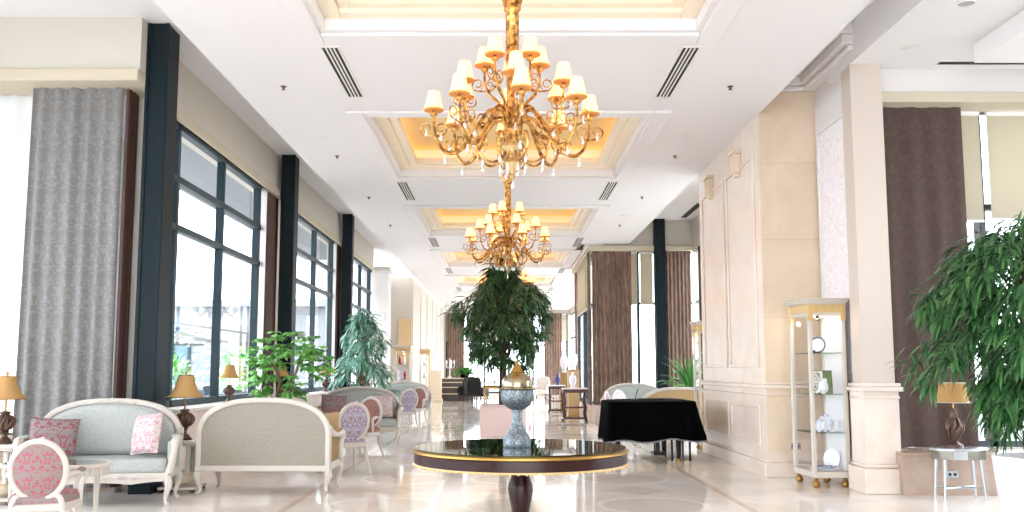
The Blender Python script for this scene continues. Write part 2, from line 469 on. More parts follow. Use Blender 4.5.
# left pier and far left wall
struct('wall_left', boxes((-4.4, 28, 0, -3.58, 28.7, 4.55), (-4.4, 28.7, 0, -4.1, 31.2, 4.55)), M['white'])
struct('trim_4', boxes((-4.4, 27.9, 4.38, -3.5, 28.72, 4.55)), M['white'], bevel=.03)
m = boxes((-4.4, 31.2, 0, -3.12, 31.6, 4.55)); struct('wall_left', m, M['wall'])
m = MB()
for k in range(6):
    y = 31.6+2.75*k; m.box(-3.4, y, 0, -3.12, y+2.3, 4.55); m.box(-3.4, y+2.3, 0, -3.2, y+2.75, 4.55)
struct('wall_left', m, M['wall'])
tag(obj('wood_panel', B(-3.62, 31.1, 1.55, -3.16, 31.19, 3.1), Mat('maple_panel', '#d9b98c', .4), bevel=.01), 'pale wooden wall panel above the tall display cabinet, far left', 'panel')

# end wall
YE = 48.0
struct('wall_back', boxes((-3.6, YE, 4.35, 3.7, YE+.3, 5.2), (-3.6, YE, 0, -3.05, YE+.3, 4.4), (3.45, YE, 0, 3.75, YE+.3, 4.4), (-3.05, YE, 0, 3.45, YE+.3, .12)), M['wall'])
window_perp(6, YE+.08, -3.05, 3.45, (2.9,), (-3.0, -2.3, -1.0, .3, 1.6, 2.7, 3.4), .12, 4.35, M['dframe'], t=.1)
# ---- right side
# near bay
struct('wall_right', boxes((4.2, 9.98, 4.45, 8.2, 10.5, 4.8)), M['white'])
struct('trim_5', boxes((4.2, 9.93, 4.33, 8.2, 10.4, 4.45)), M['mould'], bevel=.01)
struct('wall_right', boxes((4.2, 9.62, 0, 8.2, 10.5, .41)), M['plinth'])
struct('trim_6', boxes((4.2, 9.58, .41, 8.2, 10.3, .445)), M['plinth'], bevel=.008)
window_perp(7, 10.32, 4.4, 8.2, (3.2,), (4.45, 5.57, 7.0), .445, 4.4, M['dframe'], t=.07)
window_par(8, 7.2, -3, 9.7, TR, (-2.8, -1, 1, 3, 5, 7, 9), .3, ZH, M['dframe'], side=1)
struct('wall_right', boxes((7.2, -3, 0, 7.5, 5.0, ZH), (7.2, -3, ZH, 7.5, 9.7, 4.8), (7.2, -3, 0, 7.5, 9.7, .3)), M['wall'])  # tall unseen box added over part of the window to cut side light
# pillar and niche wall
struct('wall_right', boxes((3.91, 9.84, 1.12, 4.22, 10.12, 5.2), (3.98, 10.12, 1.12, 4.22, 11.23, 5.2), (3.89, 9.8, 1.12, 4.24, 9.86, 4.73)), Mat('pillar_paint', '#cdbeb2', .6))
struct('wall_right', boxes((3.88, 9.77, 0, 4.26, 10.15, 1.12), (3.97, 10.15, 0, 4.26, 11.23, 1.12)), M['marble'])
struct('trim_7', boxes((3.85, 9.71, 1.08, 4.3, 10.18, 1.13), (3.865, 9.74, 1.13, 4.28, 10.165, 1.17), (3.87, 9.75, 1.0, 4.27, 10.16, 1.03), (3.945, 10.18, 1.08, 4.2, 11.23, 1.13), (3.955, 10.165, 1.13, 4.2, 11.23, 1.17), (3.96, 10.16, 1.0, 4.2, 11.23, 1.03)), M['marble'], bevel=.012)
struct('baseboard_right', boxes((3.84, 9.7, 0, 4.31, 10.19, .27), (3.86, 9.73, .27, 4.29, 10.17, .31), (3.94, 10.19, 0, 4.2, 11.23, .27), (3.955, 10.17, .27, 4.2, 11.23, .31)), M['marble'], bevel=.012)
struct('wall_right', B(3.974, 10.12, 1.17, 3.99, 11.2, 4.88), M['white'])
niche = struct('wall_right', B(3.966, 10.24, 1.33, 3.975, 11.07, 4.24), M['wallpaper'])
def mould_x(X, y0, y1, z0, z1, t=.05, d=.025):
    return boxes((X-d, y0, z0, X, y0+t, z1), (X-d, y1-t, z0, X, y1, z1), (X-d, y0+t, z0, X, y1-t, z0+t), (X-d, y0+t, z1-t, X, y1-t, z1))
struct('trim_8', mould_x(3.974, 10.19, 11.12, 1.27, 4.3), M['white'], bevel=.008)
struct('trim_9', mould_x(3.97, 10.25, 11.0, .4, .92), M['marble'], bevel=.008)
struct('trim_10', boxes((3.84, 9.72, 4.86, 3.99, 11.23, 4.93), (3.78, 9.7, 4.93, 3.99, 11.23, 5.05), (3.72, 9.68, 5.05, 3.99, 11.23, 5.17), (3.25, 11.14, 4.93, 3.93, 11.23, 5.05), (3.25, 11.17, 4.86, 3.9, 11.23, 4.93)), M['white'], bevel=.02)
# marble block
struct('wall_right', B(3.25, 11.23, 0, 4.9, 14.7, 5.2), M['marble'])
struct('wall_right', B(3.256, 11.22, .3, 3.99, 11.232, 4.86), M['marble_beige'])
struct('trim_11', boxes((3.2, 11.18, 1.08, 3.9, 14.72, 1.13), (3.22, 11.2, 1.13, 3.9, 14.71, 1.16), (3.225, 11.205, 1.0, 3.9, 14.71, 1.03)), M['marble'], bevel=.012)
struct('baseboard_right', boxes((3.21, 11.19, 0, 3.88, 14.71, .18), (3.23, 11.21, .18, 3.88, 14.7, .21)), M['marble'], bevel=.012)
for i, (a, b) in enumerate(((11.45, 12.9), (13.03, 14.48))):
    struct('trim_%d' % (12+i), mould_x(3.25, a, b, 1.35, 4.1), M['marble'], bevel=.008)
    struct('trim_%d' % (14+i), mould_x(3.25, a, b, .35, .88), M['marble'], bevel=.008)
    yc = (a+b)/2
    k = boxes((3.16, yc-.1, 4.0, 3.25, yc+.1, 4.26), (3.13, yc-.13, 4.26, 3.25, yc+.13, 4.31), (3.185, yc-.055, 3.95, 3.25, yc+.055, 4.0))
    for q in (-.05, 0, .05): k.box(3.145, yc+q-.012, 4.02, 3.165, yc+q+.012, 4.24)
    tag(obj('keystone_bracket', k, M['marble_beige'], bevel=.008), ('nearer' if i == 0 else 'farther')+' carved marble keystone at the top of the tall wall panels, right', 'bracket', 'keystone brackets')
# far right bay
struct('wall_right', boxes((4.87, 14.7, 4.4, 5.1, 23.3, ZB), (4.87, 14.7, 0, 5.1, 23.3, .45)), M['wall'])
window_par(9, 4.9, 14.7, 23, (3.04, 2.0), (14.8, 17.2, 19.2, 21.2, 22.6), .45, 4.4, M['white'], side=1)
struct('wall_right', boxes((2.27, 22.98, 4.5, 4.95, 23.4, ZB)), M['wall'])
struct('trim_16', boxes((2.2, 22.86, 4.37, 4.95, 23.4, 4.5), (2.2, 23.3, 4.37, 2.6, 28.6, 4.5)), M['mould'], bevel=.015)
struct('trim_17', boxes((2.15, 22.9, 4.5, 2.6, 28.6, 4.7), (2.05, 22.9, 4.7, 2.6, 28.6, 4.98)), M['white'], bevel=.04)
struct('wall_right', boxes((2.3, 22.45, 0, 4.87, 23.4, .45)), M['pinkplinth'])
window_perp(10, 23.2, 2.4, 4.9, (3.04,), (2.5, 3.5, 4.4, 4.85), .45, 4.4, M['frame'], t=.06)
struct('column_4', boxes((3.87, 22.7, 0, 4.13, 23.0, ZB)), M['teal'], bevel=.008)
struct('wall_right', boxes((2.3, 23.4, 0, 2.6, 28.6, .4)), M['pinkplinth'])
window_par(11, 2.34, 23.4, 28.5, (3.04,), (23.5, 25.0, 26.2, 28.4), .4, 4.4, M['frame'], side=1)
struct('wall_right', boxes((2.45, 28.4, 0, 3.7, 28.6, 4.55)), M['wall'])
struct('wall_right', boxes((3.6, 28.6, 4.3, 3.8, 48.2, 4.6), (3.6, 28.6, 0, 3.8, 48.2, .4)), M['wall'])
window_par(12, 3.62, 28.6, 48, (3.04,), (29, 33, 37, 41, 45), .4, 4.35, M['frame'], side=1)

# ------------------------------------------------------------------ curtains and blinds
def curtain_mb(length, z0, z1, amp=.045, waves=9, th=.02, flare=.0):
    n = waves*10+1; A, Bk = [], []
    nz = 10; V = []; m = MB()
    def f(u, v, o):
        ph = u*waves*2*pi; x = (u-.5)*length*(1+flare*(1-v)); a = amp*(.75+.25*sin(u*11+v*2))
        return (x, a*sin(ph+.5*sin(u*7))+o, z0+(z1-z0)*v)
    k = len(m.V); m.grid(lambda u, v: f(u, v, -th/2), n, nz); m.grid(lambda u, v: f(u, v, th/2), n, nz)
    N = n*nz
    for j in range(nz-1):
        m.F += [(j*n, (j+1)*n, N+(j+1)*n, N+j*n), (j*n+n-1, N+j*n+n-1, N+(j+1)*n+n-1, (j+1)*n+n-1)]
    for i in range(n-1):
        m.F += [(i, i+1, N+i+1, N+i), (N-n+i, 2*N-n+i, 2*N-n+i+1, N-n+i+1)]
    return m
def curtain(x, y, length, z0, z1, mat, label, rz=0, group=None, amp=.045, waves=8, flare=0.0, name='curtain'):
    o = obj(name, curtain_mb(length, z0, z1, amp, waves, flare=flare), mat, loc=(x, y, 0), rot=(0, 0, rz), smooth=60, recalc=False)
    return tag(o, label, 'curtain', group)
curtain(-4.74, 9.78, 1.0, .06, 4.47, M['greycurtain'], 'grey patterned curtain hanging behind the pale sofa and round-backed chair, left edge', waves=6, flare=.04, amp=.035)
curtain(-5.75, 10.04, 2.9, .62, 4.44, M['sheer'], 'white sheer over the far left window, left of the grey curtain', waves=14, amp=.02, name='sheer_curtain')
curtain(-4.19, 9.93, .26, .06, 4.45, M['bronze_panel'], 'narrow dark brown curtain squeezed between grey curtain and nearest dark column', rz=pi/2, waves=3, amp=.02)
for k, nm in enumerate(('first', 'second', 'third')):
    y = 10.13+6.5*(k+1)
    if k < 2:
        curtain(-4.07, y-.98, .72, .9, 4.38, M['bronze_panel'], 'brown curtain just in front of the %s dark column, left window wall' % ('second', 'third')[k], rz=pi/2, group='brown curtains of the left wall', waves=5, amp=.03)
        curtain(-4.08, y-1.52, .34, .9, 4.38, M['sheer'], 'thin white sheer curtain beside the brown curtain near the %s dark column' % ('second', 'third')[k], rz=pi/2, group='sheers of the left wall', waves=4, amp=.02, name='sheer_curtain')
curtain(4.75, 10.12, 1.05, .46, 4.32, M['dbrown'], 'dark brown patterned curtain behind the right-hand tree and beside the white pillar', waves=4, amp=.018)
curtain(2.79, 22.95, 1.0, .46, 4.36, M['brown'], 'wide brown striped curtain on the corner behind the black draped piano', waves=9, amp=.03)
curtain(2.22, 23.25, .35, .46, 4.36, M['brown'], 'brown curtain edge turning the corner left of the wide striped curtain', rz=pi/2, waves=4, amp=.025)
curtain(4.47, 22.9, .66, .46, 4.36, M['brown'], 'brown curtain right of the dark column in the far right bay', waves=7, amp=.025)
curtain(4.83, 21.6, .9, .46, 4.36, M['bronze_panel'], 'dark brown curtain on the side window of the far right bay', rz=pi/2, waves=6, amp=.03)
curtain(2.29, 28.2, .5, .4, 4.36, M['brown'], 'brown curtain at the far end of the side window past the striped curtain', rz=pi/2, waves=4, amp=.03)
curtain(-2.5, 47.7, .9, .05, 4.35, M['brown'], 'brown curtain on the end wall above the reception counter', waves=7, amp=.04)
curtain(2.65, 47.7, .95, .05, 4.35, M['brown'], 'brown curtain on the end wall right of the bamboo tree', waves=7, amp=.04)
def blind(x0, x1, y, z0, z1, label):
    m = B(x0, y, z0, x1, y+.006, z1); o = obj('roller_blind', m, M['blind'], smooth=0); tag(o, label, 'blind')
    r = MB(); r.tube([(x0, y, z1), (x1, y, z1)], .03, 10); obj('roller', r, M['ventw'], o)
    r = B(x0, y-.008, z0-.02, x1, y+.014, z0+.008); obj('bottom_bar', r, M['ventw'], o)
    r = B(x0, y-.004, (z0+z1)/2-.004, x1, y+.01, (z0+z1)/2+.004); obj('seam', r, M['mould'], o); return o
blind(5.22, 5.53, 10.22, 3.02, 4.28, 'narrow beige roller blind between the dark curtain and black mullion, right')
blind(5.62, 6.95, 10.22, 3.04, 4.28, 'wide beige roller blind in the top right window above the tree')
blind(3.3, 3.46, 23.1, 3.02, 4.34, 'narrow beige blind beside the striped brown curtain in the far right bay')
blind(3.54, 3.86, 23.1, 3.02, 4.34, 'beige blind touching the dark column in the far right bay')
def blind_par(x, y0, y1, z0, z1, label):
    o = obj('roller_blind', B(x, y0, z0, x+.006, y1, z1), M['blind'], smooth=0); tag(o, label, 'blind')
    obj('bottom_bar', B(x-.006, y0, z0-.02, x+.012, y1, z0+.008), M['ventw'], o)
blind_par(2.31, 23.6, 24.9, 3.0, 4.34, 'nearer beige blind on the side window past the striped curtain corner')
blind_par(2.31, 25.1, 27.8, 3.0, 4.34, 'farther beige blind on the side window past the striped curtain corner')
blind_par(4.86, 18.0, 21.1, 2.6, 4.34, 'beige blind on the side window of the far right bay')
blind(-3.0, -2.95+.02, 47.9, 2.9, 4.3, 'sliver of beige blind at far left of the end wall')
for i, (a, b, l) in enumerate(((-1.95, -1.05, 'left'), (-.95, .25, 'middle'), (.35, 1.55, 'right'))):
    blind(a, b, 47.9, 2.9, 4.3, 'beige blind on the end wall window behind the bamboo, %s of three' % l)
blind(3.1, 3.38, 47.9, 2.9, 4.3, 'narrow beige blind at the right end of the end wall')

# ------------------------------------------------------------------ ceiling fittings
def vent(x, y0, y1, label, group):
    t = thing('ceiling_vent', label, 'vent', (x, (y0+y1)/2, ZC), 0, group); h = (y1-y0)/2
    obj('backing', B(-.085, -h, -.004, .085, h, .0), M['vent'], t)
    m = boxes((-.1, -h-.02, -.012, -.08, h+.02, 0), (.08, -h-.02, -.012, .1, h+.02, 0), (-.08, -h-.02, -.012, .08, -h, 0), (-.08, h, -.012, .08, h+.02, 0))
    obj('vent_frame', m, M['ventw'], t)
    obj('slat', boxes(*[(q-.008, -h, -.012, q+.008, h, -.003) for q in (-.04, 0, .04)]), M['ventw'], t)
for k, o in enumerate(('nearest', 'second', 'third', 'fourth', 'fifth')):
    y = 8.78+6.5*k
    for x, sd in ((-1.75, 'left'), (1.9, 'right')):
        vent(x, y, y+1.65, '%s slotted air vent along the %s side of the coffered ceiling' % (o, sd), 'slotted ceiling vents')
t = tag(obj('slot_diffuser', B(4.88, 9.7, 4.722, 7.4, 9.8, 4.73), M['vent']), 'long dark slot diffuser on ceiling above the right window', 'vent')
obj('diffuser_edge', boxes((4.86, 9.68, 4.718, 7.4, 9.7, 4.73), (4.86, 9.8, 4.718, 7.4, 9.82, 4.73)), M['ventw'], t)
t = tag(obj('slot_diffuser', B(4.5, 20.6, ZB-.012, 4.64, 22.5, ZB), M['vent']), 'dark slot diffuser on the raised ceiling beside the far dark column', 'vent')
sp = MB().lathe([(.035, 0), (.035, -.006), (.012, -.008), (.012, -.03), (.022, -.033), (.022, -.04), (.002, -.042)], n=12)
for i, (y, o) in enumerate(((10.05, 'nearest'), (13.4, 'second'), (16.65, 'third'), (19.9, 'fourth'))):
    for x, sd in ((-2.52, 'left'), (2.61, 'right')):
        tag(obj('ceiling_sprinkler', sp, M['bronze'], loc=(x, y, ZC)), '%s tiny sprinkler head on the %s strip of the white ceiling' % (o, sd), 'sprinkler', 'ceiling sprinklers')
dl = MB().lathe([(.1, 0), (.1, -.008), (.085, -.012), (.08, -.004), (.001, -.004)], n=24)
for i, (y, o) in enumerate(((12.15, 'nearest'), (18.7, 'second'), (25.2, 'third'))):
    for x, sd in ((-2.46, 'left'), (2.58, 'right')):
        tag(obj('ceiling_speaker', dl, M['ventw'], loc=(x, y, ZC)), '%s flat round white ceiling disc on the %s strip of the ceiling' % (o, sd), 'ceiling disc', 'round ceiling discs')
tag(obj('ceiling_speaker', dl, M['ventw'], loc=(4.33, 9.27, 4.73)), 'flat white round disc on the ceiling above the white pillar', 'ceiling disc')
t = thing('downlight', 'recessed round downlight on the ceiling at top right', 'downlight', (4.34, 8.12, 4.73))
obj('ring', MB().lathe([(.1, 0), (.1, -.01), (.075, -.012), (.075, 0)], n=24), M['ventw'], t)
obj('reflector', MB().lathe([(.075, -.004), (.04, -.001), (.001, -.001)], n=24), M['chrome'], t)

# ------------------------------------------------------------------ chandeliers
def polar(r, z, a): return (r*cos(a), r*sin(a), z)
def chandelier_proto():
    t = thing('chandelier', 'nearest and largest gold chandelier with fabric shaded lights and crystal drops', 'chandelier', (.07, 6.55, 0), 0, 'chandeliers along the coffered ceiling')
    t.location = (.07, 6.55, -.05)
    m = MB().lathe([(.001, 5.05), (.12, 5.05), (.13, 4.97), (.05, 4.93), (.02, 4.9), (.018, 4.3), (.05, 4.26), (.085, 4.22), (.08, 4.16), (.058, 4.08), (.062, 4.06), (.047, 4.04), (.046, 3.7), (.052, 3.68), (.042, 3.64), (.038, 3.3), (.05, 3.22), (.06, 3.14), (.05, 3.06), (.06, 3.02)], n=20, lobes=10, la=.06)
    obj('stem', m, M['goldchand'], t)
    m = MB().lathe([(.03, 3.05), (.075, 3.03), (.085, 3.0), (.06, 2.97), (.045, 2.92), (.07, 2.88), (.03, 2.82), (.012, 2.8), (.02, 2.77), (.001, 2.75)], n=16, lobes=8, la=.08)
    obj('glass_hub', m, M['hub'], t)
    shade = MB().lathe([(.038, .14), (.042, .135), (.048, .095), (.058, .04), (.072, .004), (.076, 0), (.073, -.003), (.055, .04), (.045, .095), (.036, .138)], n=20, lobes=10, la=.025)
    rim = MB().lathe([(.0755, .006), (.0775, .002), (.0755, -.004)], n=20)
    candle = MB().lathe([(.012, -.05), (.026, -.04), (.03, -.03), (.012, -.025), (.011, .03), (.001, .032)], n=10)
    bulb = MB().ell((0, 0, .065), .017, .017, .03, 10, 8)
    drop = MB().lathe([(.001, 0), (.005, -.004), (.004, -.012), (.008, -.02), (.013, -.045), (.009, -.06), (.001, -.068)], n=6)
    def light(r, z, a):
        s = obj('lamp_shade', shade, M['litshade'], t, loc=polar(r, z, a)); obj('shade_trim', rim, M['shade'], s)
        c = obj('candle_cup', candle, M['goldchand'], t, loc=polar(r, z, a)); obj('bulb', bulb, M['bulb'], c)
    def arm(path, a, r0, r1, scroll):
        P = [polar(r, z, a) for r, z in path]; S = spline(P, 6)
        m = MB(); m.tube(S, lerpl([r0, r0*1.15, r1], len(S)), 8)
        tip = path[-1]
        if scroll:      # curled tendrils either side of the cup and along the arm
            for sgn in (-1, 1):
                Q = []
                for i in range(15):
                    q = i/14; th = -pi/2+q*2.3*pi*1.0; rad = .05*(1-.62*q)
                    Q.append((tip[0]+.055*sgn*1.0+rad*cos(th)*sgn, tip[1]-.09+rad*sin(th)*1.0))
                Q = [(tip[0], tip[1]-.15)] + Q
                m.tube([polar(r, z, a) for r, z in Q], lerpl([.007, .004], len(Q)), 5)
            mid = path[len(path)//2]
            Q = [(mid[0]+.06*(1-.06*i)*cos(i*.5), mid[1]+.05+.055*(1-.06*i)*sin(i*.5)) for i in range(13)]
            m.tube([polar(r, z, a) for r, z in Q], .005, 5)
        return obj('arm', m, M['goldchand'], t)
    low = [(.03, 3.12), (.09, 3.27), (.18, 3.27), (.28, 3.12), (.38, 2.98), (.48, 2.95), (.555, 3.03), (.58, 3.14), (.585, 3.22)]
    for i in range(8):
        a = 2*pi*(i+.12)/8; arm(low, a, .0135, .009, True); light(.585, 3.27, a)
    mid = [(.03, 3.08), (.08, 3.2), (.16, 3.2), (.25, 3.12), (.34, 3.13), (.40, 3.24), (.415, 3.39)]
    for i in range(6):
        a = 2*pi*(i+.55)/6; arm(mid, a, .012, .008, True); light(.415, 3.44, a)
    up = [(.03, 3.1), (.06, 3.25), (.12, 3.36), (.18, 3.42), (.215, 3.5), (.22, 3.6)]
    for i in range(5):
        a = 2*pi*(i+.25)/5; arm(up, a, .011, .008, True); light(.22, 3.65, a)
    sc = [(.04, 2.98), (.1, 2.9), (.19, 2.88), (.27, 2.95), (.275, 3.04), (.225, 3.07), (.205, 3.02), (.235, 2.99)]
    for i in range(8):
        arm(sc, 2*pi*(i+.5)/8, .009, .005, False)
    def dropat(r, z, a): obj('crystal_drop', drop, M['crystal'], t, loc=polar(r, z, a))
    for i in range(8):
        a = 2*pi*(i+.12)/8; dropat(.64, 3.13, a); dropat(.50, 2.93, a); dropat(.53, 3.1, a)
    for i in range(6):
        a = 2*pi*(i+.55)/6; dropat(.33, 3.1, a); dropat(.47, 3.3, a)
    for i in range(8):
        a = 2*pi*(i+.5)/8; dropat(.24, 2.9, a); dropat(.1, 2.87, a)
    dropat(0, 2.75, 0)
    return t
ch = chandelier_proto()
for k, l in enumerate(('second gold chandelier, just above and behind the bottom of the nearest one', 'third gold chandelier, partly hidden by the top of the bamboo tree', 'fourth gold chandelier, small and distant, lights peeking beside the bamboo top', 'farthest gold chandelier, tiny, near the end wall')):
    dup(ch, (.07, 13.05+6.5*k, -.05), .26*(k+1), l)

# ------------------------------------------------------------------ soft furniture
def cushion_grid(wd, ht, th, puff=.6):
    m = MB()
    def f(s):
        def g(u, v):
            a, b = u*2-1, v*2-1
            e = (max(0, 1-a*a)*max(0, 1-b*b))**.38
            px = a*(1-.06*(1-b*b)*0)*wd/2*(1-.07*(1-abs(b))*0-.05*(1-b**2)*abs(a)**3); pz = b*ht/2*(1-.06*(1-a*a)*abs(b)**3)
            return (px, s*(th/2*e), pz)
        return g
    m.grid(f(-1), 17, 17); m.grid(f(1), 17, 17); return m
def pillow(loc, rot, mat, label, group, wd=.42, ht=.4, th=.15):
    o = obj('throw_pillow', cushion_grid(wd, ht, th), mat, loc=loc, rot=rot, smooth=70)
    tag(o, label, 'pillow', group)
    P = []
    for i in range(40):
        q = i/40*4; k = int(q); f = (q-k)*2-1
        a, b = ((f, -1), (1, f), (-f, 1), (-1, -f))[k]
        P.append((a*wd/2*(1-.05*(1-b**2)*abs(a)**3), 0, b*ht/2*(1-.06*(1-a*a)*abs(b)**3)))
    obj('piping', MB().tube(P, .006, 6, closed=True), mat, o); return o

def cabriole(x, y, zt, sx, sy, mb=None):
    m = mb or MB()
    P = spline([(x, y, zt), (x+sx*.02, y+sy*.02, zt*.8), (x+sx*.012, y+sy*.012, zt*.55), (x-sx*.008, y-sy*.008, zt*.28), (x, y, zt*.1), (x+sx*.02, y+sy*.02, .012)], 4)
    return m.tube(P, lerpl([.036, .038, .028, .019, .016, .022], len(P)), 10)

def sofa(loc, rz, label, fabric_front, fabric_back, w=1.42, d=.74, side=None):
    side = side or M['tan']
    t = thing('loveseat', label, 'sofa', loc, rz, 'curved back loveseats')
    h, yb = w/2, d/2
    def outline(ins):
        P = [(-h+ins, .27), (-h+ins, .45)]
        for i in range(25):
            a = pi*i/24; c, s = cos(a), sin(a)
            P.append((-(h-ins)*(abs(c)**.8)*(1 if c > 0 else -1), .60+(.42-ins)*s**.8))
        return P + [(h-ins, .45), (h-ins, .27)]
    O, I = outline(0), outline(.055)
    obj('back_frame', MB().band([(x, yb-.07, z) for x, z in O], [(x, yb-.07, z) for x, z in I], (0, .085, 0)), M['sofawhite'], t, bevel=.014, seg=3)
    obj('back_panel', MB().extr([(x, yb-.05, z) for x, z in I], (0, .042, 0)), fabric_back, t, smooth=0)
    def pad(u, v):
        x = (u*2-1)*(h-.05); zmax = .60+(.365)*max(0, 1-(abs(x)/(h-.055))**2.4)**.42
        z = .44+(zmax-.44)*v
        e = max(0, (1-(2*u-1)**8))*(1-(2*v-1)**8)
        return (x, yb-.055-.075*e**.5, z)
    obj('back_cushion', MB().grid(pad, 31, 15), fabric_front, t, smooth=70, recalc=False)
    m = MB()
    n = 24; top = [(-h+.02+(w-.04)*i/n, -yb+.01, .315) for i in range(n+1)]
    bot = [(-h+.02+(w-.04)*i/n, -yb+.01, .235-.035*abs(sin(pi*i/n*1))**.5*(1-.8*abs(cos(2*pi*i/n)))) for i in range(n+1)]
    m.band(top, bot, (0, .04, 0))
    m.box(-h+.01, -yb+.05, .25, -h+.05, yb-.07, .33); m.box(h-.05, -yb+.05, .25, h-.01, yb-.07, .33)
    m.box(-h, yb-.065, .25, h, yb+.02, .31)
    obj('seat_rail', m, M['sofawhite'], t, bevel=.008)
    m = MB()
    for sx in (-1, 1):
        q = MB()
        for k in range(4):
            c = .12+.13*k; q.tube([(sx*(c+.06*(1-.08*i)*cos(i*.55)), -yb+.004, .262+.022*(1-.06*i)*sin(i*.55)) for i in range(10)], .006, 5)
        q.tube([(sx*.06, -yb+.004, .262), (sx*.6, -yb+.004, .268)], .005, 5)
        obj('apron_carving', q, M['sofawhite'], t)
        m.tube(spline([(0, yb-.075, .985), (sx*.1, yb-.075, 1.0), (sx*.2, yb-.075, .965), (sx*.24, yb-.075, .985)], 5), .009, 6)
        m.ell((sx*.05, yb-.073, .99), .03, .012, .018, 10, 6)
    obj('crest_carving', m, M['sofawhite'], t)
    obj('seat_cushion', MB().box(-h+.05, -yb+.015, .305, h-.05, yb-.1, .45), fabric_front, t, bevel=.045, seg=4)
    for s in (-1, 1):
        P = spline([(s*(h-.02), yb-.03, .70), (s*(h-.005), yb-.15, .635), (s*(h+.015), .02, .62), (s*(h+.02), -.12, .625), (s*(h+.015), -.2, .60), (s*(h+.01), -.215, .54), (s*(h), -.2, .48), (s*(h-.01), -.25, .38), (s*(h-.03), -yb+.04, .30)], 5)
        a = obj('arm', MB().tube(P, lerpl([.032, .034, .036, .046, .044, .034, .034, .038, .04], len(P)), 10), M['sofawhite'], t)
        obj('arm_pad', MB().box(min(s*(h-.05), s*(h+.045)), -.12, .635, max(s*(h-.05), s*(h+.045)), yb-.2, .672), side, a, bevel=.018, seg=3)
        obj('side_panel', MB().box(min(s*(h-.06), s*(h-.015)), -.2, .32, max(s*(h-.06), s*(h-.015)), yb-.06, .61), side, a, bevel=.015)
        obj('leg', cabriole(s*(h-.04), -yb+.045, .27, s, -1), M['sofawhite'], t)
        obj('leg', cabriole(s*(h-.04), yb-.04, .27, s, 1), M['sofawhite'], t)
    return t

def chair(loc, rz, label, front, rear, seat, s=1.0):
    t = thing('oval_back_armchair', label, 'chair', loc, rz, 'oval backed armchairs'); t.scale = (s, s, s)
    tilt = R(9); yb, zc = .21, .655; a, b = .225, .255
    def tr(x, y, z): return (x, yb+y*cos(tilt)+(z)*sin(tilt), zc+z*cos(tilt)-y*sin(tilt))
    N = 40
    ov = lambda ra, rb, y: [tr(ra*cos(2*pi*i/N), y, rb*sin(2*pi*i/N)) for i in range(N)]
    m = MB(); m.tube(ov(a-.02, b-.02, 0), .024, 10, closed=True)
    m.tube([tr(.035*cos(i*.4+pi/2)*(1), -.012, b-.005+.014*sin(i*.5)) for i in range(8)], .008, 6)
    for sx in (-1, 1): m.tube(spline([tr(sx*.13, .0, -b+.055), (sx*.165, yb-.01, .44), (sx*.19, yb-.005, .38)], 5), [.022]*11, 8)
    obj('back_frame', m, M['sofawhite'], t)
    def dome(sg, mat, nm, par):
        V = []; F = []; rings = 7
        for j in range(rings):
            q = 1-j/(rings-1); 
            for i in range(N): V.append(tr((a-.035)*q*cos(2*pi*i/N), sg*(.012+.032*(1-q**2.4)), (b-.035)*q*sin(2*pi*i/N)))
        for j in range(rings-1):
            for i in range(N): F.append((j*N+i, j*N+(i+1) % N, (j+1)*N+(i+1) % N, (j+1)*N+i))
        mm = MB(); mm.add(V, F); return obj(nm, mm, mat, par, smooth=60)
    dome(-1, front, 'back_cushion', t); dome(1, rear, 'rear_upholstery', t)
    def seatpoly(e, z):
        P = []
        for x, y in ((-.2, .2), (-.255, -.05), (-.25, -.2), (-.14, -.255), (0, -.265), (.14, -.255), (.25, -.2), (.255, -.05), (.2, .2)): P.append((x*e, y*e, z))
        return P
    obj('seat_rail', MB().extr(seatpoly(1, .33), (0, 0, .065)), M['sofawhite'], t, bevel=.012)
    m = MB(); Q = [Vector(p) for p in spline(seatpoly(.97, 0) + [seatpoly(.97, 0)[0]], 4)][:-1]; n = len(Q)
    V, F = [], []
    for e, z in ((1, .395), (1.0, .425), (.95, .45), (.8, .465), (.5, .475), (.02, .478)):
        V += [(q.x*e, q.y*e, z) for q in Q]
    for j in range(5): F += [(j*n+i, j*n+(i+1) % n, (j+1)*n+(i+1) % n, (j+1)*n+i) for i in range(n)]
    obj('seat_cushion', m.add(V, F), seat, t, smooth=60)
    for sx in (-1, 1):
        P = spline([tr(sx*.2, -.01, -.04), (sx*.25, .10, .625), (sx*.275, -.02, .615), (sx*.28, -.1, .60), (sx*.27, -.125, .56), (sx*.255, -.09, .50), (sx*.245, -.1, .38)], 5)
        ar = obj('arm', MB().tube(P, lerpl([.017, .017, .02, .024, .018, .019, .022], len(P)), 8), M['sofawhite'], t)
        obj('arm_pad', MB().tube([(sx*.262, .06, .635), (sx*.272, 0, .637), (sx*.278, -.05, .632)], [.02, .027, .02], 8), seat, ar)
        obj('leg', MB().lathe([(.013, 0), (.016, .015), (.013, .03), (.024, .26), (.018, .28), (.03, .30), (.03, .345)], (sx*.215, -.2, 0), 12), M['sofawhite'], t)
        P = spline([(sx*.185, .18, .36), (sx*.19, .2, .22), (sx*.2, .25, .09), (sx*.21, .30, .0)], 5)
        obj('leg', MB().tube(P, lerpl([.024, .02, .016], len(P)), 8), M['sofawhite'], t)
    return t

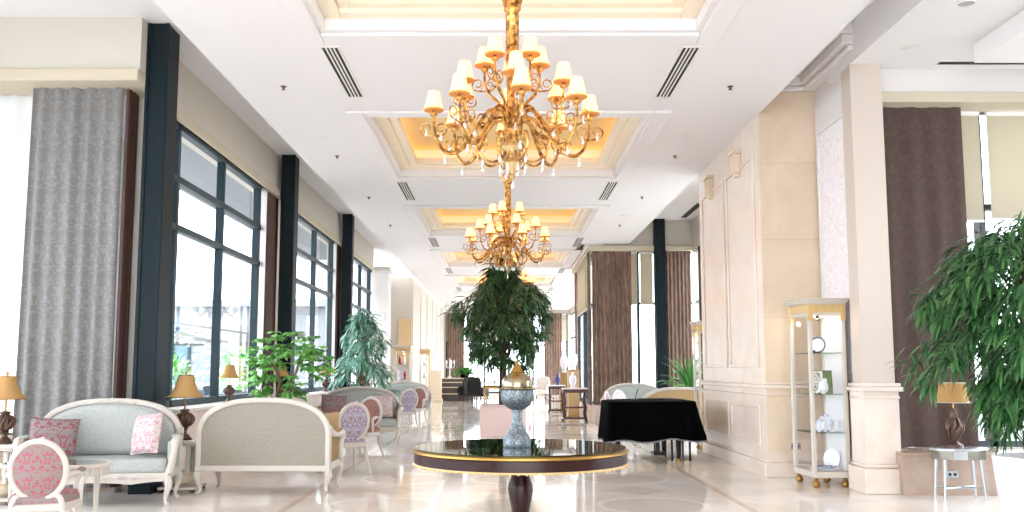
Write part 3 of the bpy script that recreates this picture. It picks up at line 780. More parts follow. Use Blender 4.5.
# group nearest the camera, left
sofa((-3.99, 9.1, 0), R(10), 'pale silk loveseat facing us in front of the grey curtain, far left', M['silk'], M['linen'], d=.64, side=M['silk'])
pillow((-4.42, 8.96, .66), (R(-14), R(4), R(20)), M['dam_red'], 'dark red and grey patterned pillow at the left end of the pale loveseat', 'patterned throw pillows', .44, .36)
pillow((-3.56, 9.11, .675), (R(-14), R(-6), R(-25)), M['dam_pale'], 'pale pink patterned pillow leaning at the right end of the pale loveseat by the curtain', 'patterned throw pillows', .36, .4)
chair((-3.37, 6.75, 0), R(192), 'near white oval-backed armchair with pink damask, seen from behind in front of the pale loveseat', M['dam_pink'], M['dam_pink'], M['dam_pink'], s=.9)
chair((-4.12, 6.75, 0), R(170), 'oval-backed armchair cut by the left edge, only its frame rim showing', M['dam_pink'], M['tan'], M['dam_pink'])
def coffee_table(loc, rz, label, rx=.46, ry=.32, h=.54):
    t = thing('coffee_table', label, 'table', loc, rz, 'white oval coffee tables')
    N = 40; el = lambda a, b, z: [(a*cos(2*pi*i/N), b*sin(2*pi*i/N), z) for i in range(N)]
    obj('table_top', MB().extr(el(rx, ry, h-.025), (0, 0, .025)), M['sofawhite'], t, bevel=.008)
    obj('glass_inset', MB().extr(el(rx-.05, ry-.05, h), (0, 0, .003)), M['mirror'], t)
    m = MB(); m.band(el(rx-.04, ry-.04, h-.1), el(rx-.065, ry-.065, h-.1), (0, 0, .075), closed=True)
    for i in range(56):
        a = 2*pi*i/56; m.tube([((rx-.04)*cos(a), (ry-.04)*sin(a), h-.095), ((rx-.04)*cos(a), (ry-.04)*sin(a), h-.03)], .007, 5)
    obj('fluted_apron', m, M['sofawhite'], t)
    for i in range(4):
        a = pi/4+i*pi/2; obj('leg', MB().lathe([(.012, 0), (.018, .02), (.014, .04), (.026, h-.14), (.02, h-.12), (.032, h-.1), (.032, h-.03)], ((rx-.09)*cos(a), (ry-.06)*sin(a), 0), 12), M['sofawhite'], t)
    return t
coffee_table((-3.72, 7.62, 0), 0, 'white oval coffee table behind the near pink armchair')

# group with its back to us
sofa((-2.53, 10.0, 0), R(180), 'loveseat seen from behind, grey linen back in a cream arched frame', M['tan'], M['linen'])
pillow((-2.02, 10.12, .66), (R(-12), R(3), R(200)), M['tanback'], 'plain tan pillow showing past the right edge of the back-turned loveseat', 'patterned throw pillows', .4, .36)
chair((-2.02, 11.75, 0), R(215), 'white and red oval-backed armchair seen from behind, right of the back-turned loveseat', M['dam_white'], M['dam_white'], M['dam_white'])
chair((-2.13, 13.75, 0), R(-25), 'brownish pink oval-backed armchair facing us between white-red armchair and second loveseat', M['dam_brown'], M['dam_brown'], M['dam_brown'])
chair((-2.93, 13.0, 0), R(20), 'oval-backed armchair half hidden behind the top right corner of the back-turned loveseat', M['dam_brown'], M['dam_brown'], M['dam_brown'])
coffee_table((-2.75, 12.0, 0), R(10), 'white oval coffee table mostly hidden behind the back-turned loveseat')
sofa((-2.6, 16.4, 0), R(4), 'grey-green loveseat facing us beyond the oval-backed armchairs, second on left', M['silk'], M['linen'], w=1.46)
pillow((-3.02, 16.2, .675), (R(-14), R(3), R(12)), M['dam_red'], 'dark red patterned pillow at the left end of the second front-facing loveseat', 'patterned throw pillows', .44, .4)
pillow((-2.17, 16.23, .675), (R(-14), R(-3), R(-12)), M['dam_pale'], 'pale pink patterned pillow at the right end of the second front-facing loveseat', 'patterned throw pillows', .42, .4)
chair((-2.2, 20.4, 0), R(210), 'distant white-red oval-backed armchair seen from behind, right of the second loveseat', M['dam_white'], M['dam_white'], M['dam_white'])
chair((-2.17, 22.4, 0), R(-20), 'distant brownish pink oval-backed armchair in front of the farthest loveseat', M['dam_brown'], M['dam_brown'], M['dam_brown'])
sofa((-2.72, 24.9, 0), R(3), 'farthest grey-green loveseat on the left, only its arched back showing', M['silk'], M['linen'], w=1.5)
pillow((-2.22, 24.75, .66), (R(-14), R(-3), R(-12)), M['dam_pale'], 'small distant patterned pillow at the right end of the farthest left loveseat', 'patterned throw pillows', .42, .4)
# right hand group beyond the piano
sofa((3.05, 21.2, 0), R(-6), 'distant grey-green loveseat facing us behind the draped piano, left of the tan one', M['silk'], M['linen'])
sofa((3.12, 16.3, 0), R(180), 'tan backed loveseat turned away from us right behind the draped piano', M['tan'], M['tanback'], w=1.5)
chair((2.27, 17.9, 0), R(70), 'pink and white oval armchair peeking over the left of the draped piano', M['dam_pink'], M['dam_pink'], M['dam_pink'])
chair((2.55, 18.7, 0), R(40), 'pale oval armchair just right of the other one peeking over the draped piano', M['dam_pale'], M['dam_pale'], M['dam_pale'])

# ------------------------------------------------------------------ lamps and small tables
def table_lamp(loc, label, shade=None, s=1.0, group='table lamps with tan shades', open_base=False):
    t = thing('table_lamp', label, 'lamp', loc, 0, group); t.scale = (s, s, s)
    obj('base', MB().lathe([(.001, 0), (.085, 0), (.085, .02), (.07, .03), (.06, .05), (.035, .07), (.03, .1), (.045, .12), (.03, .135)], n=24), M['bronze'], t)
    m = MB().lathe([(.03, .12), (.045, .14), (.075, .18), (.09, .225), (.082, .265), (.055, .29), (.036, .305), (.05, .318), (.045, .33), (.014, .34)], n=32, lobes=8, la=.1)
    for i in range(8):
        a = 2*pi*i/8; m.tube(spline([polar(.062, .15, a), polar(.098, .2, a+.2), polar(.098, .245, a+.4), polar(.062, .285, a+.6)], 4), .008, 6)
    obj('carved_urn', m, M['bronze'], t)
    obj('stem', MB().lathe([(.009, .33), (.009, .72), (.014, .725), (.014, .74), (.004, .745), (.001, .765)], n=10), M['brass'], t)
    pr = [(.085, .70), (.098, .63), (.125, .55), (.165, .49), (.2, .465)]
    obj('lamp_shade', MB().lathe(pr + [(r-.004, z-.001) for r, z in pr[::-1]], n=36, lobes=12, la=.012), shade or M['shade'], t, smooth=50)
    m = MB(); m.tube([polar(.201, .465, 2*pi*i/36) for i in range(36)], .005, 6, closed=True); m.tube([polar(.086, .70, 2*pi*i/30) for i in range(30)], .004, 6, closed=True)
    obj('shade_trim', m, M['brass'], t)
    return t
def lamp_table(loc, label, h=.55):
    t = thing('lamp_table', label, 'table', loc, 0, 'pedestal lamp tables')
    obj('table_top', boxes((-.21, -.21, h-.035, .21, .21, h), (-.19, -.19, h-.06, .19, .19, h-.035)), M['sofawhite'], t, bevel=.008)
    for i, (x, y) in enumerate(((-.08, -.08), (.08, -.08), (-.08, .08), (.08, .08))):
        obj('column', MB().lathe([(.03, .2), (.022, .22), (.03, .3), (.022, .4), (.028, h-.06)], (x, y, 0), 12), M['cabwhite'], t)
    obj('urn_base', MB().lathe([(.06, .06), (.11, .1), (.12, .14), (.1, .19), (.13, .2), (.13, .215)], n=24), M['stone'], t)
    obj('foot_plate', boxes((-.2, -.2, .035, .2, .2, .065)), M['sofawhite'], t, bevel=.008)
    for x in (-.17, .17):
        for y in (-.17, .17): obj('foot', MB().ell((x, y, .02), .03, .03, .02, 10, 6), M['bronze'], t)
    return t
lamp_table((-3.5, 10.0, 0), 'cream pedestal side table between the pale loveseat and the back-turned one')
table_lamp((-3.5, 10.0, .55), 'tan-shaded carved bronze lamp on the pedestal table between the two nearest loveseats')
lamp_table((-4.98, 9.1, 0), 'cream side table at left edge carrying a lamp, behind the pink armchair', .58)
table_lamp((-4.98, 9.1, .58), 'tan-shaded lamp at the left edge in front of the grey curtain', s=.95)
for k, (yy, o) in enumerate(((12.65, 'directly left of the leafy money tree, on the sill'), (15.65, 'behind the leafy money tree leaves, on the sill'), (19.5, 'between money tree and the drooping-leaved tree, on the sill'))):
    table_lamp((-3.82, yy, .86), 'tan-shaded lamp '+o, s=.74)
def silver_table(loc):
    t = thing('side_table', 'silver oval side table with slim legs by the right-hand planter', 'table', loc)
    N = 24; el = lambda a, b, z: [(a*cos(2*pi*i/N), b*sin(2*pi*i/N), z) for i in range(N)]
    obj('table_top', MB().extr(el(.29, .2, .495), (0, 0, .025)), M['chrome'], t, bevel=.005)
    obj('facet_apron', MB().extr([(.27*cos(2*pi*i/12), .185*sin(2*pi*i/12), .41) for i in range(12)], (0, 0, .085)), M['mirror'], t, smooth=0)
    for x in (-.2, .2):
        for y in (-.09, .09): obj('leg', MB().tube([(x*1.05, y*1.15, 0), (x*.92, y, .42)], [.011, .02], 8), M['chrome'], t)
    m = MB(); m.tube([(-.2, -.1, .12), (.2, .1, .12)], .011, 8); m.tube([(-.2, .1, .12), (.2, -.1, .12)], .011, 8)
    obj('stretcher', m, M['chrome'], t); return t
silver_table((4.66, 9.35, 0))
t = thing('table_lamp', 'lamp with straight gold drum shade and dark twisted body on the silver table', 'lamp', (4.63, 9.35, .52))
obj('base', MB().lathe([(.001, 0), (.08, 0), (.08, .03), (.05, .045), (.02, .07)], n=24), M['bronze'], t)
m = MB().lathe([(.02, .065), (.05, .11), (.075, .17), (.08, .22), (.06, .27), (.03, .3), (.035, .34), (.02, .38), (.01, .4)], n=24, lobes=6, la=.12)
for i in range(6): m.tube(spline([polar(.03, .08, i), polar(.085, .17, i+.5), polar(.088, .23, i+.9), polar(.04, .3, i+1.3)], 4), .01, 6)
obj('twisted_body', m, M['bronze'], t)
obj('stem', MB().lathe([(.008, .39), (.008, .7), (.002, .71)], n=8), M['brass'], t)
pr = [(.125, .66), (.155, .46)]
obj('lamp_shade', MB().lathe(pr+[(.151, .46), (.121, .66)], n=36), M['shade'], t)
m = MB(); m.tube([polar(.155, .46, 2*pi*i/36) for i in range(36)], .005, 6, closed=True); m.tube([polar(.125, .66, 2*pi*i/36) for i in range(36)], .005, 6, closed=True)
obj('shade_trim', m, M['sofawhite'], t)

# ------------------------------------------------------------------ centre table and urn
t = thing('round_table', 'large round dark wood table with mirror-black top and gilt rim, centre', 'table', (.12, 6.3, 0))
RT = .735
obj('mirror_top', MB().lathe([(.001, .775), (RT-.015, .775), (RT-.012, .783), (.001, .783)], n=96), M['blackglass'], t)
obj('gilt_rim', MB().lathe([(RT-.03, .75), (RT, .751), (RT+.005, .755), (RT+.003, .767), (RT-.012, .7745), (RT-.03, .7745)], n=128, lobes=64, la=.0028), M['gold'], t)
obj('apron', MB().lathe([(RT-.08, .674), (RT-.012, .674), (RT-.004, .682), (RT-.004, .747), (RT-.012, .751), (.001, .751)], n=96), M['mahog'], t)
m = MB(); m.tube([polar(RT-.006, .676, 2*pi*i/96) for i in range(96)], .007, 6, closed=True)
for i in range(90): m.ell(polar(RT-.002, .67, 2*pi*i/90), .009, .009, .007, 6, 4)
obj('gilt_bead', m, M['gilt'], t)
obj('pedestal', MB().lathe([(.001, .7), (.062, .7), (.06, .66), (.054, .655), (.052, .625), (.06, .62), (.058, .605), (.062, .58), (.082, .53), (.086, .49), (.076, .42), (.06, .34), (.05, .3), (.075, .27), (.09, .25), (.09, .2), (.12, .17), (.12, .12), (.001, .12)], n=40), M['mahog'], t)
m = MB(); m.tube([polar(.058, .652, 2*pi*i/32) for i in range(32)], .009, 6, closed=True); m.tube([polar(.092, .225, 2*pi*i/32) for i in range(32)], .008, 6, closed=True)
obj('gilt_collar', m, M['gold'], t)
for i in range(4):
    a = pi/4+i*pi/2; P = spline([polar(.08, .18, a), polar(.2, .19, a), polar(.32, .09, a), polar(.42, .045, a), polar(.46, .03, a)], 5)
    f = obj('foot', MB().tube(P, lerpl([.05, .045, .035, .03, .026], len(P)), 10), M['mahog'], t)
    obj('gilt_toe', MB().ell(polar(.46, .03, a), .04, .04, .03, 12, 8), M['gold'], f)
t = thing('lidded_urn', 'engraved silver pedestal urn with gold domed lid on the round table', 'urn', (.097, 6.25, .783))
obj('foot', MB().lathe([(.001, 0), (.09, 0), (.094, .01), (.094, .05), (.086, .07), (.063, .105), (.046, .14), (.035, .185), (.031, .235)], n=40, lobes=12, la=.012), M['silver'], t)
obj('neck_ring', MB().lathe([(.03, .232), (.037, .234), (.039, .242), (.036, .25), (.03, .253)], n=32), M['silver'], t)
obj('bowl', MB().lathe([(.036, .25), (.06, .262), (.09, .285), (.108, .32), (.113, .36), (.108, .385), (.1, .385), (.09, .33), (.03, .28), (.001, .275)], n=40, lobes=16, la=.012), M['silver'], t)
obj('dish_rim', MB().lathe([(.1, .383), (.125, .388), (.142, .397), (.143, .401), (.125, .397), (.1, .395)], n=48), M['polsilver'], t)
l = obj('lid', MB().lathe([(.104, .397), (.108, .42), (.104, .448), (.09, .474), (.066, .494), (.046, .508), (.036, .526), (.022, .546), (.013, .556)], n=40), M['polsilver'], t)
obj('finial', MB().lathe([(.012, .554), (.016, .566), (.009, .578), (.004, .592), (.001, .605)], n=16), M['gold'], l)
obj('gold_cap', MB().lathe([(.0485, .509), (.0375, .527), (.0235, .547), (.0145, .5565)], n=32), M['gold'], l)

# ------------------------------------------------------------------ piano
t = thing('grand_piano', 'grand piano hidden under black cloth, black legs showing at right', 'piano', (0, 0, 0))
P = [(1.58, 13.0), (2.72, 13.0), (2.74, 14.45), (2.3, 14.5), (1.95, 14.2), (1.68, 13.9), (1.56, 13.6)]
obj('case', MB().extr([(x, y, .58) for x, y in P], (0, 0, .26)), M['black'], t, bevel=.01)
obj('keybed', B(2.5, 13.03, .5, 2.78, 14.4, .58), M['black'], t, bevel=.01)
for x, y in ((2.52, 13.1), (2.52, 14.3), (1.7, 13.5)):
    l = obj('leg', MB().lathe([(.03, .06), (.035, .1), (.05, .5), (.06, .52), (.06, .58)], (x, y, 0), 12), M['black'], t)
    obj('caster', MB().lathe([(.02, 0), (.045, .01), (.045, .03), (.025, .04), (.03, .065)], (x, y, 0), 12), M['brass'], l)
obj('pedal_lyre', boxes((2.28, 13.62, .05, 2.34, 13.65, .58), (2.28, 13.78, .05, 2.34, 13.81, .58), (2.24, 13.58, .05, 2.42, 13.86, .09)), M['black'], t)
def drape():
    out = [Vector((x, y, 0)) for x, y in ((1.5, 12.92), (2.74, 12.92), (2.8, 13.2), (2.8, 14.3), (2.7, 14.6), (2.3, 14.6), (1.9, 14.3), (1.6, 14.05), (1.48, 13.7))]
    n = len(out); L = []
    for i in range(n):
        a, b = out[i], out[(i+1) % n]; k = max(4, int((b-a).length/.02))
        L += [a+(b-a)*j/k for j in range(k)]
    for _ in range(6):  L = [(L[i-1]+L[i]*2+L[(i+1) % len(L)])/4 for i in range(len(L))]
    N = len(L); c = sum(L, Vector())/N; V, F = [], []
    nrm = []
    for i in range(N):
        tt = (L[(i+1) % N]-L[i-1]).normalized(); nrm.append(Vector((tt.y, -tt.x, 0)))
    rows = []
    for q in (.0, .5, .9, .98): rows.append([c+(p-c)*q+Vector((0, 0, .868 if q < .95 else .865)) for p in L])
    acc = 0
    s = [0]
    for i in range(1, N): s.append(s[-1]+(L[i]-L[i-1]).length)
    for k in range(10):
        v = k/9; row = []
        for i, p in enumerate(L):
            wv = .5+.5*sin(s[i]*30+2*sin(s[i]*5)); fl = .035 if p.x < 2.5 else .11
            zz = .858-.535*v + (.02*sin(s[i]*9) if k == 9 else 0)+(.03*v*(p.x-2.0) if p.y < 13.3 else 0)
            row.append(p+nrm[i]*(.004+fl*v**1.3+.035*v**.8*wv*(1 if v > 0 else 0))+Vector((0, 0, zz)))
        rows.append(row)
    for r in rows: V += r
    for j in range(len(rows)-1):
        for i in range(N): F.append((j*N+i, j*N+(i+1) % N, (j+1)*N+(i+1) % N, (j+1)*N+i))
    m = MB(); m.add(V, F); fr = MB(); last = rows[-1]
    fr.band(last, [p-Vector((0, 0, .022+.006*sin(i*1.7))) for i, p in enumerate(last)], (.002, .002, 0), closed=True)
    return m, fr
dm, fr = drape()
t = obj('piano_cover', dm, M['cloth'], smooth=70); tag(t, 'black cloth draped over the whole grand piano', 'cloth')
obj('fringe', fr, M['fringe'], t, smooth=0)
t = thing('music_stand', 'thin dark rod rising from the draped piano top', 'stand', (1.98, 13.6, .868))
obj('rod', MB().tube([(0, 0, .012), (.02, 0, .1), (.05, 0, .17)], .006, 6), M['black'], t); obj('foot', B(-.05, -.03, 0, .05, .03, .012), M['black'], t)
t = thing('piano_bench', 'black piano bench, thin legs under the right end of the cloth', 'bench', (2.58, 13.55, 0))
obj('seat', B(-.15, -.3, .42, .17, .3, .48), M['black'], t, bevel=.015)
for x in (-.12, .14):
    for y in (-.26, .26): obj('leg', MB().tube([(x, y, 0), (x, y, .43)], [.014, .02], 8), M['black'], t)

# ------------------------------------------------------------------ display cabinets
def cabinet(loc, rz, label, w=.42, d=.6, h=2.12, wood=None, group='glass display cabinets', solid=False):
    """front faces -Y"""
    wood = wood or M['cabwhite']
    t = thing('display_cabinet', label, 'cabinet', loc, rz, group); a, b = w/2, d/2
    z0, z1 = .11, h-.19
    obj('base_plinth', boxes((-a, -b, z0, a, b, z0+.07)), wood, t, bevel=.008)
    for sx in (-1, 1):
        for sy in (-1, 1):
            obj('foot', MB().lathe([(.001, 0), (.03, .005), (.042, .03), (.04, .055), (.025, .075), (.016, .085), (.03, .1), (.03, .115)], (sx*(a-.05), sy*(b-.05), 0), 16), M['gold'], t)
            x, y = sx*(a-.022), sy*(b-.022)
            obj('post', boxes((x-.022, y-.022, z0+.07, x+.022, y+.022, z1)), wood, t, bevel=.006)
    obj('cornice', boxes((-a, -b, z1, a, b, z1+.05), (-a-.01, -b-.01, z1+.13, a+.01, b+.01, z1+.15), (-a-.03, -b-.03, z1+.15, a+.03, b+.03, z1+.175), (-a-.045, -b-.045, z1+.175, a+.045, b+.045, z1+.195), (-a+.01, -b+.01, z1+.05, a-.01, b-.01, z1+.13)), wood, t, bevel=.006)
    m = boxes((-a, -b, z1+.03, a, -b+.012, z1+.125), (-a, -b, z1+.03, -a+.012, b, z1+.125), (a-.012, -b, z1+.03, a, b, z1+.125))
    for sx in (-1, 1):
        m.box(sx*(a-.025)-.032, -b-.008, z1-.06, sx*(a-.025)+.032, -b+.03, z1+.13)
        m.tube([(sx*(a-.025)+.018*cos(2*pi*i/12), -b-.01, z1+.085+.018*sin(2*pi*i/12)) for i in range(12)], .005, 5, closed=True)
    m.box(-a-.006, b-.06, z1-.06, -a+.03, b, z1+.13)
    for i in range(8):
        x = -a+.07+(w-.14)*i/7; m.ell((x, -b-.003, z1+.08), .014, .008, .03, 8, 6)
    obj('gilt_frieze', m, M['gilt'], t, bevel=.003)
    obj('front_glass', B(-a+.044, -b+.018, z0+.07, a-.044, -b+.024, z1), M['cabglass'], t, smooth=0)
    for s in ((-1,) if solid else (-1, 1)): obj('side_glass', B(s*(a-.024)-.003, -b+.044, z0+.07, s*(a-.024)+.003, b-.044, z1), M['cabglass'], t, smooth=0)
    if solid: obj('side_panel', B(a-.03, -b+.044, z0+.07, a-.018, b-.044, z1), M['porc'], t)
    obj('back_glass', B(-a+.044, b-.03, z0+.07, a-.044, b-.024, z1), M['cabglass'], t, smooth=0)
    for z in (.60, 1.03, 1.50): obj('glass_shelf', B(-a+.03, -b+.03, z, a-.03, b-.035, z+.008), M['mirror'] if False else M['shelfglass'], t)
    for y in (-b+.12, b-.15): obj('spot_lamp', MB().lathe([(.022, 0), (.022, .03), (.001, .03)], (-.06 if y < 0 else .08, y, z1-.03), 12), M['black'], t)
    lt = bpy.data.lights.new('cabinet_spot', 'POINT'); lt.energy = 1.6; lt.color = (1, .82, .6); lt.shadow_soft_size = .03
    lo = bpy.data.objects.new('cabinet_spot', lt); COL.objects.link(lo); lo.parent = t; lo.location = (0, 0, z1-.06)
    return t
M['shelfglass'] = glass_mat('shelf_glass', '#dfeee6')
cabinet((3.665, 10.53, 0), R(3), 'tall cream and gold glass display cabinet beside the white pillar, near right', .43, .60, solid=True)
cabinet((3.47, 15.1, 0), R(-90), 'cream and gold glass cabinet at far end of the marble wall, behind the piano', .42, .5)
cabinet((-3.28, 29.6, 0), 0, 'distant lit display cabinet left of the honey-coloured one, far left wall', .55, .45)
cabinet((-2.95, 34.0, 0), 0, 'distant narrow honey-coloured display cabinet next to the reception counter', .42, .45, wood=M['cabwood'])
def plate(r, mat, nm='plate', lab=None, cat='plate', loc=(0, 0, 0), rot=(R(78), 0, 0), rim=None, sy=1, group=None):
    o = obj(nm, MB().lathe([(.001, 0), (r*.55, 0), (r*.62, .006), (r, .018), (r, .022), (r*.6, .011), (r*.5, .006), (.001, .006)], n=32, sy=sy), mat, loc=loc, rot=rot)
    tag(o, lab, cat, group)
    if rim: obj('rim', MB().tube([(r*cos(2*pi*i/32), r*sy*sin(2*pi*i/32), .02) for i in range(32)], .007, 6, closed=True), rim, o)
    return o
cx, cy = 3.69, 10.48
plate(.085, M['porc'], 'decorative_plate', 'white plate with a dark blue rim on the top shelf of the near cabinet', loc=(cx-.06, cy-.08, 1.595), rim=M['blue'], sy=1.0, rot=(R(80), 0, R(-35)))
o = obj('plate_stand', boxes((-.04, -.03, 0, -.025, .05, .03), (.025, -.03, 0, .04, .05, .03), (-.045, .035, 0, .045, .05, .06)), M['blue'], loc=(cx-.07, cy-.06, 1.5085), bevel=.004); tag(o, 'small blue stand under the oval plate on the top cabinet shelf', 'stand')
t = thing('framed_picture', 'small picture, half green, half black and white, on second cabinet shelf', 'picture', (cx-.0, cy-.02, 1.0385)); t.rotation_euler = (R(-8), 0, R(-8))
obj('card', B(-.11, -.008, 0, .11, .008, .27), Mat('card_green', '#5f7448', .5), t); obj('left_half', B(-.105, -.012, .01, -.02, -.008, .26), damask('card_bw', '#e8e4dc', '#3c3c3c', .08, .12), t)
obj('edge_strip', B(-.02, -.0115, .01, .005, -.008, .26), M['ventw'], t)
t = thing('bird_figurine', 'white porcelain bird standing before the picture on the cabinet shelf', 'figurine', (cx-.02, cy-.1, 1.0385))
obj('body', MB().tube(spline([(-.015, 0, .0), (0, 0, .05), (.0, 0, .11), (.015, 0, .15), (.03, 0, .17)], 4), lerpl([.02, .055, .055, .03, .018], 17), 14), M['porc'], t)
obj('tail', MB().tube([(-.02, 0, .06), (-.06, 0, .03), (-.09, 0, .01)], [.03, .02, .008], 8), M['porc'], t)
for i, (dx, rr, l) in enumerate(((-.09, .06, 'left'), (-.02, .08, 'tallest, middle'), (.06, .062, 'right'))):
    plate(rr, M['porcblue'] if i < 2 else M['porc'], 'decorative_plate', l+' of three small upright plates on third shelf of near cabinet', loc=(cx+dx, cy-.12, 0.6085+rr*1.25), rot=(R(82), 0, R(-30)), sy=1.25, group='three upright plates on one shelf')
t = thing('dish', 'blue and white oval dish at the bottom of the near cabinet', 'dish', (cx-.02, cy-.1, .181))
obj('bowl', MB().lathe([(.001, .0), (.05, .0), (.055, .01), (.1, .04), (.105, .045), (.09, .036), (.04, .012), (.001, .01)], n=32, sx=1.1, sy=.8), M['porcblue'], t)
obj('rim', MB().tube([(.115*cos(2*pi*i/32), .084*sin(2*pi*i/32), .045) for i in range(32)], .004, 6, closed=True), M['blue'], t)
plate(.1, M['porc'], 'decorative_plate', 'white plate leaning upright behind the dish at bottom of the near cabinet', loc=(cx+.08, cy-.02, .3), rot=(R(78), 0, R(-50)), sy=1.15)
for i, (x, y, z, mt, l) in enumerate(((3.42, 15.05, 1.5085, M['porc'], 'upper'), (3.44, 15.1, 1.0385, M['porcblue'], 'lower'))):
    tag(obj('vase', MB().lathe([(.001, 0), (.04, 0), (.06, .06), (.05, .12), (.02, .15), (.03, .17)], n=20), mt, loc=(x, y, z)), 'small vase on %s shelf of the cabinet at the marble wall end' % l, 'vase', 'vases in the far cabinets')
for i, (x, y, z, mt, l) in enumerate(((-3.36, 29.5, 1.5085, M['red'], 'top shelf, left'), (-3.22, 29.5, 1.5085, M['porc'], 'top shelf, right'), (-3.36, 29.5, 1.0385, M['black'], 'second shelf, left'), (-3.2, 29.5, 1.0385, M['red'], 'second shelf, right'))):
    tag(obj('figurine', MB().lathe([(.001, 0), (.05, 0), (.05, .02), (.03, .05), (.05, .13), (.03, .2), (.035, .24), (.001, .27)], n=16), mt, loc=(x, y, z)), 'tiny ornament in the distant lit cabinet, '+l, 'ornament', 'ornaments in the distant lit cabinet')
for i, (z, l) in enumerate(((1.5085, 'top'), (1.0385, 'second'), (0.6085, 'third'))):
    tag(obj('vase', MB().lathe([(.001, 0), (.05, 0), (.08, .08), (.06, .15), (.03, .18), (.04, .2)], n=20), M['porc'], loc=(-2.93, 33.95, z)), 'tiny white vase on the %s shelf of the honey-coloured cabinet' % l, 'vase', 'vases in the honey cabinet')

# ------------------------------------------------------------------ plants
def leaf(m, p, d, L, W, droop, rnd):
    d = d.normalized(); up = Vector((0, 0, 1)); s = d.cross(up)
    if s.length < .05: s = Vector((rnd.random()-.5, rnd.random()-.5, 0))
    s.normalize(); s = (s + up*rnd.uniform(-.5, .5)).normalized()
    q1 = p+d*L*.35; d2 = (d+Vector((0, 0, -droop))).normalized(); q2 = q1+d2*L*.35
    d3 = (d2+Vector((0, 0, -droop))).normalized(); q3 = q2+d3*L*.3
    m.add([p, q1+s*W*.5, q1-s*W*.5, q2+s*W*.42, q2-s*W*.42, q3], [(0, 2, 1), (1, 2, 4, 3), (3, 4, 5)])
def weeping_tree(name, label, loc, potfn, env, nb, nl, L, W, lm, bm, seed, trunkh, z0, group=None, cat='potted tree', zp=.85, stems=3, droop=.55, spread=.35, lumps=None):
    """env: list of (z, radius) silhouette in local coordinates"""
    rnd = random.Random(seed)
    t = thing(name, label, cat, loc, 0, group); potfn(t)
    def rad(z):
        for (za, ra), (zb, rb) in zip(env, env[1:]):
            if za <= z <= zb: return ra+(rb-ra)*(z-za)/(zb-za)
        return .1
    tr = MB(); tops = []
    for i in range(stems):
        a = 2*pi*i/stems+.5; P = spline([polar(.06, z0, a), polar(.05, z0+(trunkh-z0)*.4, a+.7), polar(.12, z0+(trunkh-z0)*.75, a+1.2), polar(.16, trunkh, a+1.3)], 5)
        tr.tube(P, lerpl([.032, .028, .018, .008], len(P)), 8); tops.append(P)
    fo = MB()
    zlo, zhi = env[0][0], env[-1][0]
    for b in range(nb):
        P0 = tops[b % stems]; a = b*2.39996+rnd.uniform(-.3, .3)
        zt = zlo+(zhi-zlo)*((b+.5)/nb)**zp; r = rad(zt)*rnd.uniform(.5, 1.18); zt += rnd.uniform(-.08, .1)
        zs = min(max(zt-.25-r*.25, z0+.25), trunkh*.97)
        k = min(range(len(P0)), key=lambda i: abs(P0[i].z-zs)); s = P0[k]
        e = Vector((r*cos(a), r*sin(a), zt)); mid = s.lerp(e, .55)+Vector((0, 0, .12+.22*r))
        e2 = e+Vector((.1*r*cos(a), .1*r*sin(a), -.12*r-.03))
        P = spline([s, mid, e, e2], 5); tr.tube(P, lerpl([.012, .008, .004, .003], len(P)), 5)
        for j in range(nl):
            q = .25+.75*rnd.random()**.8; i = min(int(q*(len(P)-1)), len(P)-2); p = P[i].lerp(P[i+1], rnd.random())
            p = p+Vector((rnd.gauss(0, .035), rnd.gauss(0, .035), rnd.gauss(0, .03)))
            aa = a+rnd.gauss(0, 1.0); dd = Vector((cos(aa)*.75, sin(aa)*.75, rnd.uniform(-1.1, .25)))
            leaf(fo, p, dd, L*rnd.uniform(.7, 1.2), W*rnd.uniform(.8, 1.2), droop*rnd.uniform(.5, 1.3), rnd)
    obj('trunk', tr, bm, t); obj('foliage', fo, lm, t, smooth=0, recalc=False)
    return t
def pot_round(r0, r1, h, mat):
    def f(t):
        p = obj('planter', MB().lathe([(.001, 0), (r0, 0), (r0+.005, .01), (r1, h-.02), (r1, h), (r1-.03, h), (r1-.035, h-.07), (.001, h-.07)], n=48), mat, t)
        obj('soil', MB().lathe([(.001, h-.05), (r1-.04, h-.05), (r1-.04, h-.069)], n=32), M['soil'], p, recalc=True)
    return f
def pot_square(a, h, mat):
    def f(t):
        m = MB(); m.box(-a, -a, 0, a, a, h-.05); 
        m.box(-a, -a, h-.05, -a+.04, a, h); m.box(a-.04, -a, h-.05, a, a, h); m.box(-a+.04, -a, h-.05, a-.04, -a+.04, h); m.box(-a+.04, a-.04, h-.05, a-.04, a, h)
        p = obj('planter', m, mat, t, bevel=.01); obj('soil', B(-a+.04, -a+.04, h-.05, a-.04, a-.04, h-.03), M['soil'], p)
    return f
weeping_tree('potted_bamboo', 'dense drooping bamboo-like tree in a pale pink square planter, centre of the hall', (.0, 18.5, 0), pot_square(.46, .63, M['pinkpot']),
    [(1.45, .4), (1.85, .7), (2.25, .86), (2.8, .88), (3.05, .55), (3.25, .2), (3.65, .08)], 105, 46, .32, .04, M['leaf_dark'], M['dbark'], 3, 3.2, .6, stems=5, droop=.6, zp=.8)
weeping_tree('potted_tree', 'large drooping-leaved tree in a white round planter at right edge', (4.59, 7.7, 0), pot_round(.36, .42, .585, M['pot']),
    [(.85, .35), (1.2, .5), (1.4, .9), (1.7, .95), (2.0, .86), (2.3, .7), (2.48, .4)], 110, 60, .25, .027, M['leaf_tree'], M['dbark'], 11, 2.5, .55, stems=4, droop=.6)
